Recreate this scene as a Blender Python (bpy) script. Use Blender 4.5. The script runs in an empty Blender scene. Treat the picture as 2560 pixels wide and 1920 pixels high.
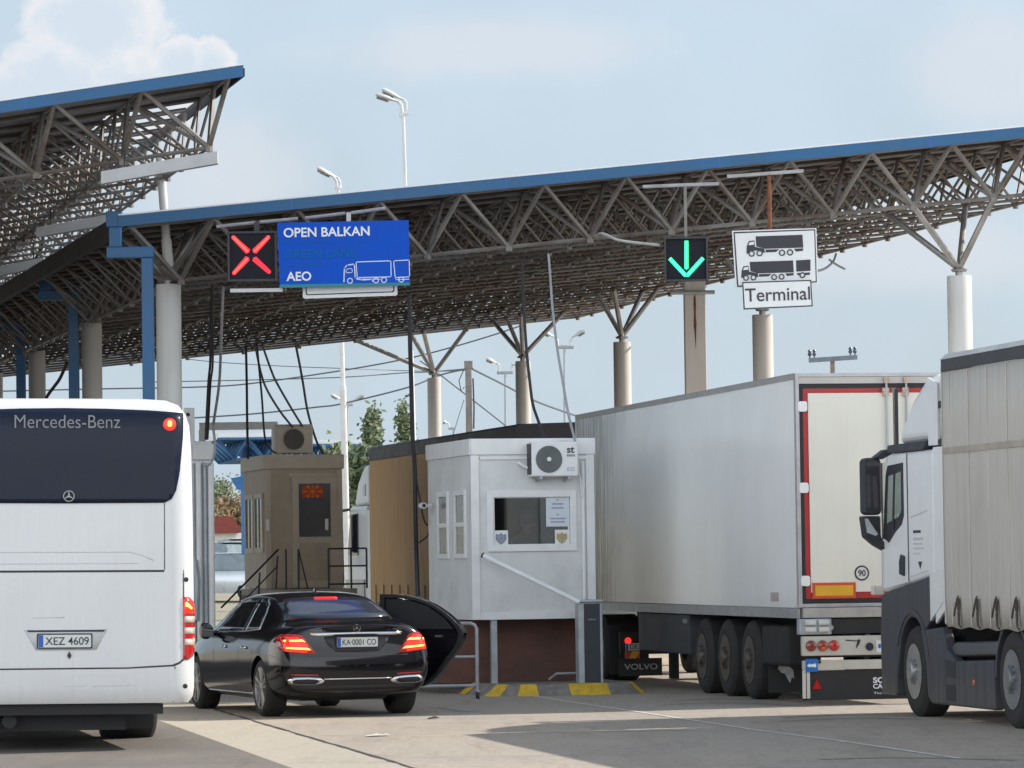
import bpy, bmesh, math, random
from mathutils import Vector, Matrix
from mathutils.geometry import delaunay_2d_cdt
from mathutils.bvhtree import BVHTree
random.seed(7)
SC = bpy.context.scene
COL = SC.collection
R = math.radians
# ------------------------------------------------------------------ camera
FPX, CAMZ = 10500.0, 1.78
PITCH, ROLL = R(2.449), R(0.8)
fwd = Vector((0, math.cos(PITCH), math.sin(PITCH)))
up0 = Vector((0, -math.sin(PITCH), math.cos(PITCH)))
rt = Vector((1, 0, 0)) * math.cos(ROLL) - up0 * math.sin(ROLL)
up = Vector((1, 0, 0)) * math.sin(ROLL) + up0 * math.cos(ROLL)
cd = bpy.data.cameras.new('camera')
cam = bpy.data.objects.new('camera', cd)
COL.objects.link(cam)
cam.matrix_world = Matrix(((rt.x, up.x, -fwd.x, 0), (rt.y, up.y, -fwd.y, 0), (rt.z, up.z, -fwd.z, CAMZ), (0, 0, 0, 1)))
cd.sensor_width = 36
cd.lens = 36 * FPX / 2560
cd.clip_start = 0.5
cd.clip_end = 8000
SC.camera = cam
# ------------------------------------------------------------------ sun, sky, exposure
SUN_AZ, SUN_EL = R(19), R(35.5)          # azimuth from +X towards +Y
sl = bpy.data.lights.new('sun', 'SUN')
sl.energy = 5.0
sl.angle = R(0.5)
sl.color = (1, .93, .83)
sun = bpy.data.objects.new('sun', sl)
COL.objects.link(sun)
sd = Vector((math.cos(SUN_EL) * math.cos(SUN_AZ), math.cos(SUN_EL) * math.sin(SUN_AZ), math.sin(SUN_EL)))
sun.rotation_euler = sd.to_track_quat('Z', 'Y').to_euler()
sun.location = sd * 60
SC.view_settings.view_transform = 'Standard'
SC.view_settings.look = 'None'
SC.view_settings.exposure = 0.2
SC.view_settings.gamma = 1
W_ = bpy.data.worlds.new('World')
SC.world = W_
W_.use_nodes = True
nt = W_.node_tree
nt.nodes.clear()
class NG:
    """tiny node graph writer"""
    def __init__(s, nt): s.nt = nt
    def n(s, t, **k):
        nd = s.nt.nodes.new(t)
        for a, b in k.items(): setattr(nd, a, b)
        return nd
    def inp(s, sock, v):
        if isinstance(v, bpy.types.NodeSocket): s.nt.links.new(v, sock)
        else: sock.default_value = v
    def math(s, op, a, b=0.0, c=None, clamp=False):
        m = s.n('ShaderNodeMath', operation=op, use_clamp=clamp)
        s.inp(m.inputs[0], a); s.inp(m.inputs[1], b)
        if c is not None: s.inp(m.inputs[2], c)
        return m.outputs[0]
    def mix(s, f, a, b):
        m = s.n('ShaderNodeMix', data_type='RGBA')
        s.inp(m.inputs[0], f)
        s.inp(m.inputs[6], a if isinstance(a, bpy.types.NodeSocket) else (*a[:3], 1))
        s.inp(m.inputs[7], b if isinstance(b, bpy.types.NodeSocket) else (*b[:3], 1))
        return m.outputs[2]
    def ramp(s, f, a, b, lo=0.0, hi=1.0, kind='SMOOTHSTEP'):
        m = s.n('ShaderNodeMapRange', interpolation_type=kind)
        s.inp(m.inputs[0], f); s.inp(m.inputs[1], a); s.inp(m.inputs[2], b); s.inp(m.inputs[3], lo); s.inp(m.inputs[4], hi)
        return m.outputs[0]
    def noise(s, vec, scale, detail=4, rough=.55, dist=0):
        m = s.n('ShaderNodeTexNoise')
        if vec is not None: s.nt.links.new(vec, m.inputs['Vector'])
        m.inputs['Scale'].default_value = scale; m.inputs['Detail'].default_value = detail
        m.inputs['Roughness'].default_value = rough; m.inputs['Distortion'].default_value = dist
        return m.outputs[0]
    def scale(s, vec, sx, sy, sz):
        m = s.n('ShaderNodeMapping')
        s.nt.links.new(vec, m.inputs[0]); m.inputs['Scale'].default_value = (sx, sy, sz)
        return m.outputs[0]
g = NG(nt)
sky = g.n('ShaderNodeTexSky', sky_type='NISHITA')
sky.sun_disc = False
sky.sun_elevation = SUN_EL
sky.sun_rotation = R(90) - SUN_AZ
sky.air_density = 1.0
sky.dust_density = 2.5
sky.ozone_density = 1.2
tc = g.n('ShaderNodeTexCoord')
vec = tc.outputs['Generated']
sep = g.n('ShaderNodeSeparateXYZ'); nt.links.new(vec, sep.inputs[0])
yv = g.math('MAXIMUM', sep.outputs[1], .05)
U = g.math('DIVIDE', sep.outputs[0], yv)
V = g.math('DIVIDE', sep.outputs[2], yv)
n1 = g.noise(vec, 9, 5, .55)
n2 = g.noise(vec, 55, 6, .6, .3)
n3 = g.noise(vec, 150, 5, .6)
SKYC = (5.55, 6.75, 7.85)       # thin bright haze, in sky units
veil = g.math('MULTIPLY', g.ramp(n1, .25, .75, .68, .92), g.ramp(sep.outputs[2], .25, .8, 1, .35))
base = g.mix(veil, sky.outputs[0], SKYC)
# sky behind the camera brightened as added fill light, most of all near the horizon
back_fill = g.math('MULTIPLY', g.ramp(sep.outputs[1], .6, -.3, 0, 1), g.ramp(sep.outputs[2], .75, .1, 0, 1))
base = g.mix(back_fill, base, (19.0, 20.0, 21.0))
front = g.ramp(sep.outputs[1], .3, .7, 0, 1)
def blob(px, py, rx, ry):
    cu, cv = (px - 1280) / FPX, (1409 - py) / FPX
    a = g.math('DIVIDE', g.math('SUBTRACT', U, cu), rx / FPX)
    b = g.math('DIVIDE', g.math('SUBTRACT', V, cv), ry / FPX)
    d = g.math('SQRT', g.math('ADD', g.math('MULTIPLY', a, a), g.math('MULTIPLY', b, b)))
    return d
def union(ds):
    m = ds[0]
    for d in ds[1:]: m = g.math('MINIMUM', m, d)
    return m
cum = union([blob(250, 40, 190, 150), blob(150, 180, 160, 120), blob(330, 190, 160, 110), blob(455, 150, 95, 75), blob(535, 150, 62, 75), blob(60, 230, 120, 120), blob(360, 250, 150, 90)])
cd_ = g.math('ADD', cum, g.math('MULTIPLY', g.math('SUBTRACT', n2, .5), 1.1))
cd_ = g.math('ADD', cd_, g.math('MULTIPLY', g.math('SUBTRACT', n3, .5), .35))
n4 = g.noise(vec, 320, 4, .6)
cd_ = g.math('ADD', cd_, g.math('MULTIPLY', g.math('SUBTRACT', n4, .5), .22))
mask = g.math('MULTIPLY', g.ramp(cd_, 1.06, .8, 0, 1), front)
lit = g.ramp(g.math('ADD', g.math('ADD', cd_, g.math('MULTIPLY', g.math('SUBTRACT', n3, .5), .7)), g.math('MULTIPLY', U, 3.0)), .0, .9, 0, 1)
ccol = g.mix(lit, (6.0, 6.8, 7.6), (8.4, 8.0, 8.0))
soft = union([blob(560, 420, 260, 170), blob(2500, 190, 240, 170), blob(2300, 640, 480, 120), blob(1250, 120, 500, 90)])
sf = g.math('MULTIPLY', g.ramp(g.math('ADD', soft, g.math('MULTIPLY', g.math('SUBTRACT', n2, .5), 1.0)), 1.25, .3, 0, .55), front)
c1 = g.mix(sf, base, (6.7, 6.9, 7.4))
c2 = g.mix(g.math('MULTIPLY', mask, .9), c1, ccol)
bg = g.n('ShaderNodeBackground'); bg.inputs[1].default_value = 0.1
nt.links.new(c2, bg.inputs[0])
out = g.n('ShaderNodeOutputWorld'); nt.links.new(bg.outputs[0], out.inputs[0])

# ------------------------------------------------------------------ helpers
def W(px, py, Y):
    """the world point that lies at depth Y (metres ahead) where the photo shows pixel px, py"""
    d = rt * ((px - 1280) / FPX) - up * ((py - 960) / FPX) + fwd
    return Vector((0, 0, CAMZ)) + d * (Y / d.y)
def G(px, py, z=0.0):
    d = rt * ((px - 1280) / FPX) - up * ((py - 960) / FPX) + fwd
    return Vector((0, 0, CAMZ)) + d * ((z - CAMZ) / d.z)

def M(name, col, rough=.5, metal=0, var=.1, vs=3., bump=0., bs=40., stretch=None, col2=None, lo=.35, hi=.7, coat=0, em=None, es=0, spec=.5, rv=.1, dots=0):
    m = bpy.data.materials.new(name); m.use_nodes = True
    t = m.node_tree; q = NG(t)
    b = t.nodes['Principled BSDF']
    tc = q.n('ShaderNodeTexCoord'); v = tc.outputs['Object']
    vv = q.scale(v, *stretch) if stretch else v
    nz = q.noise(vv, vs, 6, .6)
    a = tuple(max(0, c * (1 - var)) for c in col); c_ = tuple(min(1, c * (1 + var)) for c in col)
    cc = q.mix(q.ramp(nz, .3, .7), a, c_)
    if col2:
        nz2 = q.noise(vv, vs * .6 + .3, 8, .65)
        cc = q.mix(q.ramp(nz2, lo, hi), cc, col2)
    t.links.new(cc, b.inputs['Base Color'])
    t.links.new(q.ramp(nz, .3, .7, max(.02, rough - rv * rough), min(1, rough + rv * rough)), b.inputs['Roughness'])
    b.inputs['Metallic'].default_value = metal
    b.inputs['Specular IOR Level'].default_value = spec
    b.inputs['Coat Weight'].default_value = coat
    b.inputs['Coat Roughness'].default_value = .03
    if em:
        b.inputs['Emission Color'].default_value = (*em, 1); b.inputs['Emission Strength'].default_value = es
    if dots:      # rows of separate diodes
        vo = q.n('ShaderNodeTexVoronoi'); vo.inputs['Scale'].default_value = dots; vo.inputs['Randomness'].default_value = .25
        t.links.new(v, vo.inputs['Vector'])
        t.links.new(q.ramp(vo.outputs['Distance'], .25, .6, es * 1.25, es * .45), b.inputs['Emission Strength'])
    if bump:
        bp = q.n('ShaderNodeBump'); bp.inputs['Strength'].default_value = bump; bp.inputs['Distance'].default_value = .02
        t.links.new(q.noise(v, bs, 5, .6), bp.inputs['Height']); t.links.new(bp.outputs[0], b.inputs['Normal'])
    return m
def glass_mat(name, tint=(.55, .6, .6), refl=.12):
    m = bpy.data.materials.new(name); m.use_nodes = True
    t = m.node_tree; t.nodes.clear(); q = NG(t)
    tr = q.n('ShaderNodeBsdfTransparent'); tr.inputs[0].default_value = (*tint, 1)
    gl = q.n('ShaderNodeBsdfGlossy'); gl.inputs['Roughness'].default_value = .02
    fr = q.n('ShaderNodeFresnel'); fr.inputs[0].default_value = 1.5
    mx = q.n('ShaderNodeMixShader')
    t.links.new(q.math('ADD', fr.outputs[0], refl, clamp=True), mx.inputs[0])
    t.links.new(tr.outputs[0], mx.inputs[1]); t.links.new(gl.outputs[0], mx.inputs[2])
    o = q.n('ShaderNodeOutputMaterial'); t.links.new(mx.outputs[0], o.inputs[0])
    return m

class MB:
    def __init__(s): s.v = []; s.f = []
    def add(s, vs, fs):
        o = len(s.v); s.v += [tuple(p) for p in vs]; s.f += [tuple(i + o for i in f) for f in fs]; return s
    def box(s, x0, x1, y0, y1, z0, z1):
        return s.add([(x0, y0, z0), (x1, y0, z0), (x1, y1, z0), (x0, y1, z0), (x0, y0, z1), (x1, y0, z1), (x1, y1, z1), (x0, y1, z1)],
                     [(0, 3, 2, 1), (4, 5, 6, 7), (0, 1, 5, 4), (1, 2, 6, 5), (2, 3, 7, 6), (3, 0, 4, 7)])
    def tube(s, p, q, r, n=8, r2=None, cap=True):
        p, q = Vector(p), Vector(q); d = q - p
        if d.length < 1e-6: return s
        d.normalize(); a = d.orthogonal().normalized(); b = d.cross(a); r2 = r if r2 is None else r2
        vs = []
        for c, rr in ((p, r), (q, r2)):
            for i in range(n):
                t = 2 * math.pi * i / n
                vs.append(c + (a * math.cos(t) + b * math.sin(t)) * rr)
        fs = [(i, (i + 1) % n, n + (i + 1) % n, n + i) for i in range(n)]
        if cap: fs += [tuple(range(n))[::-1], tuple(range(n, 2 * n))]
        return s.add(vs, fs)
    def path(s, pts, r, n=6):
        pts = [Vector(p) for p in pts]; o = []
        prev = None
        for i, p in enumerate(pts):
            d = (pts[min(i + 1, len(pts) - 1)] - pts[max(i - 1, 0)]).normalized()
            a = d.orthogonal() if prev is None else (prev - d * prev.dot(d))
            a.normalize(); prev = a; b = d.cross(a)
            o += [p + (a * math.cos(2 * math.pi * k / n) + b * math.sin(2 * math.pi * k / n)) * r for k in range(n)]
        fs = []
        for i in range(len(pts) - 1):
            for k in range(n):
                k2 = (k + 1) % n
                fs.append((i * n + k, i * n + k2, (i + 1) * n + k2, (i + 1) * n + k))
        fs += [tuple(range(n))[::-1], tuple(range(len(o) - n, len(o)))]
        return s.add(o, fs)
    def prism(s, poly, a, b, plane='xz'):
        n = len(poly)
        def P(u, v, w): return (u, w, v) if plane == 'xz' else ((w, u, v) if plane == 'yz' else (u, v, w))
        vs = [P(u, v, a) for u, v in poly] + [P(u, v, b) for u, v in poly]
        return s.add(vs, [tuple(range(n)), tuple(range(n, 2 * n))[::-1]] + [(i, n + i, n + (i + 1) % n, (i + 1) % n) for i in range(n)])
    def frame(s, x0, x1, z0, z1, t, y0, y1, plane='xz'):
        """four bars round an opening, mitred so they are one clean ring"""
        o = [(x0, z0), (x1, z0), (x1, z1), (x0, z1)]; i_ = [(x0 + t, z0 + t), (x1 - t, z0 + t), (x1 - t, z1 - t), (x0 + t, z1 - t)]
        return s.ring(o, i_, y0, y1, plane)
    def ring(s, o, i_, a, b, plane='xz'):
        n = len(o)
        def P(u, v, w): return (u, w, v) if plane == 'xz' else ((w, u, v) if plane == 'yz' else (u, v, w))
        vs = [P(*p, a) for p in o] + [P(*p, a) for p in i_] + [P(*p, b) for p in o] + [P(*p, b) for p in i_]
        fs = []
        for k in range(n):
            j = (k + 1) % n
            fs += [(k, j, n + j, n + k), (2 * n + k, 3 * n + k, 3 * n + j, 2 * n + j), (k, 2 * n + k, 2 * n + j, j), (n + k, n + j, 3 * n + j, 3 * n + k)]
        return s.add(vs, fs)
    def lathe(s, prof, c, axis='z', n=24, cap=True):
        """prof: (radius, along) pairs"""
        vs = []; c = Vector(c)
        for r, h in prof:
            for i in range(n):
                t = 2 * math.pi * i / n; x, y = r * math.cos(t), r * math.sin(t)
                vs.append(c + Vector((x, y, h) if axis == 'z' else ((h, x, y) if axis == 'x' else (x, h, y))))
        fs = []
        for k in range(len(prof) - 1):
            for i in range(n):
                j = (i + 1) % n
                fs.append((k * n + i, k * n + j, (k + 1) * n + j, (k + 1) * n + i))
        if cap and prof[0][0] > 1e-4: fs.append(tuple(range(n))[::-1])
        if cap and prof[-1][0] > 1e-4: fs.append(tuple(range((len(prof) - 1) * n, len(prof) * n)))
        return s.add(vs, fs)
    def loft(s, rings, closed=True, cap=True):
        n = len(rings[0]); vs = [p for r_ in rings for p in r_]; fs = []
        for k in range(len(rings) - 1):
            for i in range(n if closed else n - 1):
                j = (i + 1) % n
                fs.append((k * n + i, k * n + j, (k + 1) * n + j, (k + 1) * n + i))
        if cap: fs += [tuple(range(n))[::-1], tuple(range((len(rings) - 1) * n, len(rings) * n))]
        return s.add(vs, fs)
    def mesh(s, name):
        me = bpy.data.meshes.new(name); me.from_pydata(s.v, [], s.f); me.validate()
        bm = bmesh.new(); bm.from_mesh(me)
        bmesh.ops.recalc_face_normals(bm, faces=bm.faces); bm.to_mesh(me); bm.free()
        return me
    def build(s, name, mat, parent=None, smooth=False, bevel=0, seg=2, label=None):
        return link(name, s.mesh(name), mat, parent, smooth, bevel, seg, label)
def link(name, me, mat, parent=None, smooth=False, bevel=0, seg=2, label=None):
    o = bpy.data.objects.new(name, me); COL.objects.link(o)
    if mat: me.materials.clear(); me.materials.append(mat)
    if parent: o.parent = parent
    if label: o['label'] = label
    if smooth:
        me.polygons.foreach_set('use_smooth', [True] * len(me.polygons))
        me.update()
        if smooth != 'full':
            try: me.set_sharp_from_angle(angle=R(35))
            except Exception: pass
    if bevel:
        b = o.modifiers.new('bevel', 'BEVEL'); b.width = bevel; b.segments = seg; b.limit_method = 'ANGLE'; b.angle_limit = R(40)
        b.harden_normals = False
    return o
def tag(o, label=None, cat=None, group=None, kind=None):
    if label: o['label'] = label
    if cat: o['category'] = cat
    if group: o['group'] = group
    if kind: o['kind'] = kind
    return o
def thing(name, label, cat, loc=(0, 0, 0), rz=0, group=None):
    o = bpy.data.objects.new(name, None); COL.objects.link(o)
    o.location = loc; o.rotation_euler = (0, 0, rz); o.empty_display_size = .3
    return tag(o, label, cat, group)
def dup(o, parent=None):
    c = o.copy(); COL.objects.link(c); c.parent = parent
    for ch in list(o.children): dup(ch, c)
    return c
def rrect(x0, x1, z0, z1, r, n=4):
    o = []
    for cx, cz, a in ((x1 - r, z0 + r, -90), (x1 - r, z1 - r, 0), (x0 + r, z1 - r, 90), (x0 + r, z0 + r, 180)):
        for k in range(n + 1):
            t = R(a + 90 * k / n); o.append((cx + r * math.cos(t), cz + r * math.sin(t)))
    return o
def circ(cx, cz, r, n=20, a0=0, a1=360):
    return [(cx + r * math.cos(R(a0 + (a1 - a0) * k / n)), cz + r * math.sin(R(a0 + (a1 - a0) * k / n))) for k in range(n if a1 - a0 == 360 else n + 1)]
def text(name, s, x, z, y, width, mat, parent, height=None, bold=0.0, depth=.004, tilt=0.0, side=False, align='CENTER'):
    """lettering facing -y (or facing -x when side): x, z its middle (or left end), width its real width"""
    cu = bpy.data.curves.new(name, 'FONT'); cu.body = s; cu.size = 1; cu.offset = bold; cu.extrude = .5
    t = bpy.data.objects.new('tmp', cu); COL.objects.link(t)
    dg = bpy.context.evaluated_depsgraph_get()
    me = bpy.data.meshes.new_from_object(t.evaluated_get(dg))
    bpy.data.objects.remove(t); bpy.data.curves.remove(cu)
    xs = [v.co.x for v in me.vertices]; ys = [v.co.y for v in me.vertices]
    k = width / (max(xs) - min(xs)); kz = k if height is None else height / (max(ys) - min(ys))
    ox = (max(xs) + min(xs)) / 2 if align == 'CENTER' else min(xs); oz = (max(ys) + min(ys)) / 2
    for v in me.vertices:
        a, b, c = (v.co.x - ox) * k, (v.co.y - oz) * kz, v.co.z * depth * 2
        a, b = a * math.cos(tilt) - b * math.sin(tilt), a * math.sin(tilt) + b * math.cos(tilt)
        v.co = (y - c, x - a, z + b) if side else (x + a, y - c, z + b)
    me.name = name
    return link(name, me, mat, parent)
def bvh_of(o):
    dg = bpy.context.evaluated_depsgraph_get()
    e = o.evaluated_get(dg); me = e.to_mesh()
    b = BVHTree.FromPolygons([v.co.copy() for v in me.vertices], [tuple(p.vertices) for p in me.polygons])
    e.to_mesh_clear(); return b
def patch(name, bvh, poly, mat, parent, start, direction, plane='xz', off=.006, step=.08, thick=.012, label=None, smooth=True):
    """a thin plate that lies on a curved body: polygon thrown onto the body along a direction"""
    pts = []
    n = len(poly)
    for i in range(n):
        a, b = Vector(poly[i]), Vector(poly[(i + 1) % n]); L = max(1, int((b - a).length / step))
        pts += [a.lerp(b, k / L) for k in range(L)]
    nb = len(pts)
    x0, x1 = min(p.x for p in pts), max(p.x for p in pts); z0, z1 = min(p.y for p in pts), max(p.y for p in pts)
    def inside(q):
        c = False
        for i in range(nb):
            a, b = pts[i], pts[i - 1]
            if (a.y > q.y) != (b.y > q.y) and q.x < (b.x - a.x) * (q.y - a.y) / (b.y - a.y) + a.x: c = not c
        return c
    extra = []
    nx, nz = int((x1 - x0) / step) + 1, int((z1 - z0) / step) + 1
    for i in range(1, nx):
        for k in range(1, nz):
            q = Vector((x0 + (x1 - x0) * i / nx, z0 + (z1 - z0) * k / nz))
            if inside(q) and min((q - p).length for p in pts) > step * .4: extra.append(q)
    r = delaunay_2d_cdt(pts + extra, [(i, (i + 1) % nb) for i in range(nb)], [], 1, 1e-5)
    d = Vector(direction).normalized(); vs = []; ok = []
    for p in r[0]:
        s = Vector((p.x, start, p.y)) if plane == 'xz' else (Vector((start, p.x, p.y)) if plane == 'yz' else Vector((p.x, p.y, start)))
        ref = s.copy()
        h = bvh.ray_cast(s, d)
        if h[0] is None:
            h = bvh.find_nearest(s + d * abs(start) * .9)
        nrm = h[1]
        if nrm.dot(d) > 0: nrm = -nrm
        vs.append(h[0] + nrm * off)
    me = bpy.data.meshes.new(name); me.from_pydata(vs, [], [tuple(f) for f in r[2]])
    bm = bmesh.new(); bm.from_mesh(me)
    for f in bm.faces:
        f.normal_update()
        if f.normal.dot(d) > 0: f.normal_flip()
    bm.to_mesh(me); bm.free()
    o = link(name, me, mat, parent, 'full' if smooth else False, label=label)
    if thick:
        m = o.modifiers.new('solid', 'SOLIDIFY'); m.thickness = thick; m.offset = -1
    return o
# ------------------------------------------------------------------ materials
def ground_mat(name, col, col2, crack=.0, stain=.25):
    m = bpy.data.materials.new(name); m.use_nodes = True
    t = m.node_tree; q = NG(t); b = t.nodes['Principled BSDF']
    v = q.n('ShaderNodeTexCoord').outputs['Object']
    big = q.noise(v, .16, 6, .6); mid = q.noise(v, 1.3, 6, .65); fine = q.noise(v, 38, 4, .7); grit = q.noise(v, 160, 3, .7)
    c = q.mix(q.ramp(big, .35, .65), col, col2)
    dark = tuple(x * .62 for x in col)
    lite = tuple(min(1, x * 1.18) for x in col)
    c = q.mix(q.math('MULTIPLY', q.ramp(mid, .5, .75), stain), c, dark)
    c = q.mix(q.ramp(fine, .45, .75, 0, .35), c, lite)
    c = q.mix(q.ramp(grit, .5, .72, 0, .4), c, dark)
    drip = q.noise(q.scale(v, 3.5, .45, 1), 1.0, 6, .7)
    c = q.mix(q.ramp(drip, .52, .68, 0, stain * 1.5), c, dark)
    pores = q.noise(q.scale(v, 14, 3, 1), 1.0, 5, .75)
    c = q.mix(q.ramp(pores, .5, .7, 0, .55), c, tuple(x * .75 for x in col))
    c = q.mix(q.ramp(pores, .5, .32, 0, .4), c, lite)
    lanes = q.noise(q.scale(v, .9, .07, 1), 1.2, 5, .6)
    c = q.mix(q.ramp(lanes, .48, .7, 0, stain * 1.1), c, dark)
    swirl = q.noise(q.scale(v, .25, 2.2, 1), 1.1, 3, .5, 1.5)
    c = q.mix(q.ramp(swirl, .6, .75, 0, stain * .7), c, lite)
    if crack:
        vo = q.n('ShaderNodeTexVoronoi', feature='DISTANCE_TO_EDGE'); vo.inputs['Scale'].default_value = .35
        w = q.n('ShaderNodeVectorMath', operation='ADD'); t.links.new(v, w.inputs[0])
        nn = q.n('ShaderNodeTexNoise'); nn.inputs['Scale'].default_value = 1.5; t.links.new(v, nn.inputs['Vector'])
        t.links.new(nn.outputs['Color'], w.inputs[1]); t.links.new(w.outputs[0], vo.inputs['Vector'])
        c = q.mix(q.ramp(vo.outputs['Distance'], .0, .012, crack, 0), c, tuple(x * .4 for x in col))
    t.links.new(c, b.inputs['Base Color']); b.inputs['Roughness'].default_value = .88
    bp = q.n('ShaderNodeBump'); bp.inputs['Strength'].default_value = .5; bp.inputs['Distance'].default_value = .01
    t.links.new(q.math('ADD', fine, grit), bp.inputs['Height']); t.links.new(bp.outputs[0], b.inputs['Normal'])
    return m
def streak_mat(name, col, dirt, rough=.45, amt=.5, pleat=None, sheen=.4, low=None, front=None):
    """painted or canvas side with rain streaks that run down it"""
    m = bpy.data.materials.new(name); m.use_nodes = True
    t = m.node_tree; q = NG(t); b = t.nodes['Principled BSDF']
    v = q.n('ShaderNodeTexCoord').outputs['Object']
    st = q.noise(q.scale(v, 5, 5, .35), 1.6, 6, .65); st2 = q.noise(q.scale(v, 16, 16, .6), 1.5, 4, .6); cl = q.noise(v, .7, 6, .6)
    c = q.mix(q.ramp(cl, .3, .75, 0, .35), col, tuple(x * .8 for x in col))
    c = q.mix(q.ramp(q.math('ADD', q.math('MULTIPLY', st, .6), q.math('MULTIPLY', cl, .4)), .46, .68, 0, amt), c, dirt)
    c = q.mix(q.ramp(st2, .52, .75, 0, amt * .6), c, tuple(x * .85 for x in dirt))
    if low:
        sp = q.n('ShaderNodeSeparateXYZ'); t.links.new(v, sp.inputs[0])
        zz = q.math('ADD', sp.outputs[2], q.math('MULTIPLY', q.math('SUBTRACT', st, .5), .5))
        c = q.mix(q.ramp(zz, low[0] + .35, low[0], 0, low[1]), c, dirt)
    if front:      # soot washed down the leading end of the box
        sp = q.n('ShaderNodeSeparateXYZ'); t.links.new(v, sp.inputs[0])
        f = q.ramp(q.math('ADD', sp.outputs[1], q.math('MULTIPLY', q.math('SUBTRACT', cl, .5), 1.6)), front[0], front[1], 0, 1)
        f = q.math('MULTIPLY', f, q.ramp(q.math('ADD', q.math('MULTIPLY', st2, .55), q.math('MULTIPLY', st, .45)), .36, .56, .15, .95))
        c = q.mix(f, c, (.06, .05, .036))
    t.links.new(c, b.inputs['Base Color'])
    t.links.new(q.ramp(st, .3, .7, rough * .8, rough * 1.2), b.inputs['Roughness'])
    b.inputs['Specular IOR Level'].default_value = sheen
    bp = q.n('ShaderNodeBump'); bp.inputs['Strength'].default_value = .12; bp.inputs['Distance'].default_value = .05
    t.links.new(cl, bp.inputs['Height']); t.links.new(bp.outputs[0], b.inputs['Normal'])
    return m
m_concrete = ground_mat('apron_concrete', (.425, .365, .30), (.36, .32, .28), .35, .35)
m_strip = ground_mat('strip_concrete', (.455, .405, .33), (.41, .375, .315), .15, .2)
m_asphalt = ground_mat('asphalt', (.20, .175, .15), (.145, .135, .125), .3, .45)
m_field = ground_mat('far_field', (.36, .32, .25), (.30, .28, .20), .0, .2)
m_paint = M('road_paint', (.62, .60, .55), .8, var=.15, vs=9, col2=(.36, .32, .27), lo=.5, hi=.7)
m_yellow = M('kerb_yellow', (.62, .40, .03), .7, var=.2, vs=8, col2=(.28, .2, .08), lo=.55, hi=.8)
m_kerb = M('kerb_concrete', (.22, .20, .18), .9, var=.25, vs=6, bump=.3)
m_steel = M('truss_steel', (.20, .19, .18), .5, .35, var=.25, vs=1.2, col2=(.105, .07, .05), lo=.42, hi=.72)
m_steel_b = M('truss_rust', (.075, .052, .04), .75, .1, var=.3, vs=1.5, col2=(.04, .03, .025), lo=.4, hi=.7)
m_strut = M('strut_steel', (.30, .29, .28), .38, .65, var=.2, vs=2)
m_deck = M('deck_sheet', (.24, .26, .28), .6, .2, var=.2, vs=.8, col2=(.06, .05, .045), lo=.45, hi=.75)
m_roofblue = M('fascia_blue', (.011, .098, .235), .5, 0, var=.12, vs=1.6, col2=(.02, .107, .215), lo=.5, hi=.8)
m_pipeblue = M('pipe_blue', (.011, .092, .225), .45, 0, var=.12, vs=2)
m_edge = M('roof_edge_white', (.75, .76, .78), .5, 0, var=.06)  # white of a sunlit roof edge put into the colour; also far canopy roofs
m_column = streak_mat('column_paint', (.56, .56, .54), (.40, .37, .33), .55, .35)
m_column_b = streak_mat('column_warm', (.52, .49, .45), (.40, .36, .31), .6, .45)
m_conc_post = streak_mat('post_concrete', (.60, .565, .525), (.49, .44, .40), .9, .45)
m_rust = M('rust_stain', (.16, .062, .03), .9, var=.35, vs=6)
m_white = streak_mat('coach_paint', (.70, .71, .72), (.60, .60, .58), .28, .07, sheen=.6, low=(.42, .45))
m_panel = M('booth_panel', (.66, .675, .68), .55, var=.05, vs=2.2, col2=(.52, .53, .52), lo=.45, hi=.8)
m_trim = M('booth_trim', (.74, .75, .76), .45, var=.05, vs=3)
m_brownbooth = M('tan_panel', (.42, .35, .265), .6, var=.1, vs=2, col2=(.35, .295, .23), lo=.45, hi=.75)
m_browntrim = M('tan_trim', (.49, .43, .34), .55, var=.08, vs=3)
m_dark = M('dark_rubber', (.018, .018, .02), .65, var=.2, vs=6)
m_under = M('chassis_black', (.022, .022, .024), .7, .1, var=.35, vs=3)
m_tyre = M('tyre_rubber', (.026, .025, .025), .8, var=.25, vs=8, bump=.4, bs=60)
m_grey = streak_mat('grey_plastic', (.05, .056, .068), (.10, .092, .085), .5, .4, low=(.2, .5))
m_alu = M('aluminium', (.42, .42, .43), .45, .5, var=.12, vs=4)
m_galv = M('galvanised', (.38, .41, .44), .5, .4, var=.15, vs=4)
m_rimsteel = M('rim_steel', (.42, .41, .40), .45, .5, var=.2, vs=6)
m_chrome = M('chrome', (.78, .78, .80), .12, 1, var=.02)
m_carpaint = M('black_car_paint', (.005, .0046, .008), .12, 0, var=.1, coat=.55, rv=.02, spec=.25)
m_carglass = M('dark_glass', (.012, .014, .018), .04, 0, var=.05, spec=.9)
m_busglass = M('bus_glass', (.010, .016, .034), .3, 0, var=.08, spec=.22)
m_glass = glass_mat('clear_glass', (.66, .72, .72), .05)
m_gap = M('panel_gap', (.05, .05, .055), .8, var=.1)
m_softgap = M('panel_crease', (.52, .535, .55), .4, var=.03)
m_red = M('red_lens', (.42, .012, .012), .18, var=.08, vs=12, coat=.6)
m_redlit = M('red_lens_lit', (.5, .015, .01), .2, em=(1, .03, .02), es=1.2)
m_orangelit = M('filament_lit', (.9, .4, .05), .3, em=(1, .42, .06), es=3.2)
m_amber = M('amber_lens', (.55, .13, .01), .2, var=.1, coat=.5)
m_clearlens = M('clear_lens', (.62, .55, .47), .15, var=.12, vs=20, coat=.7)
m_redband = M('red_band', (.42, .022, .022), .5, var=.12, vs=2, col2=(.30, .03, .03), lo=.5, hi=.8)
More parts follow.
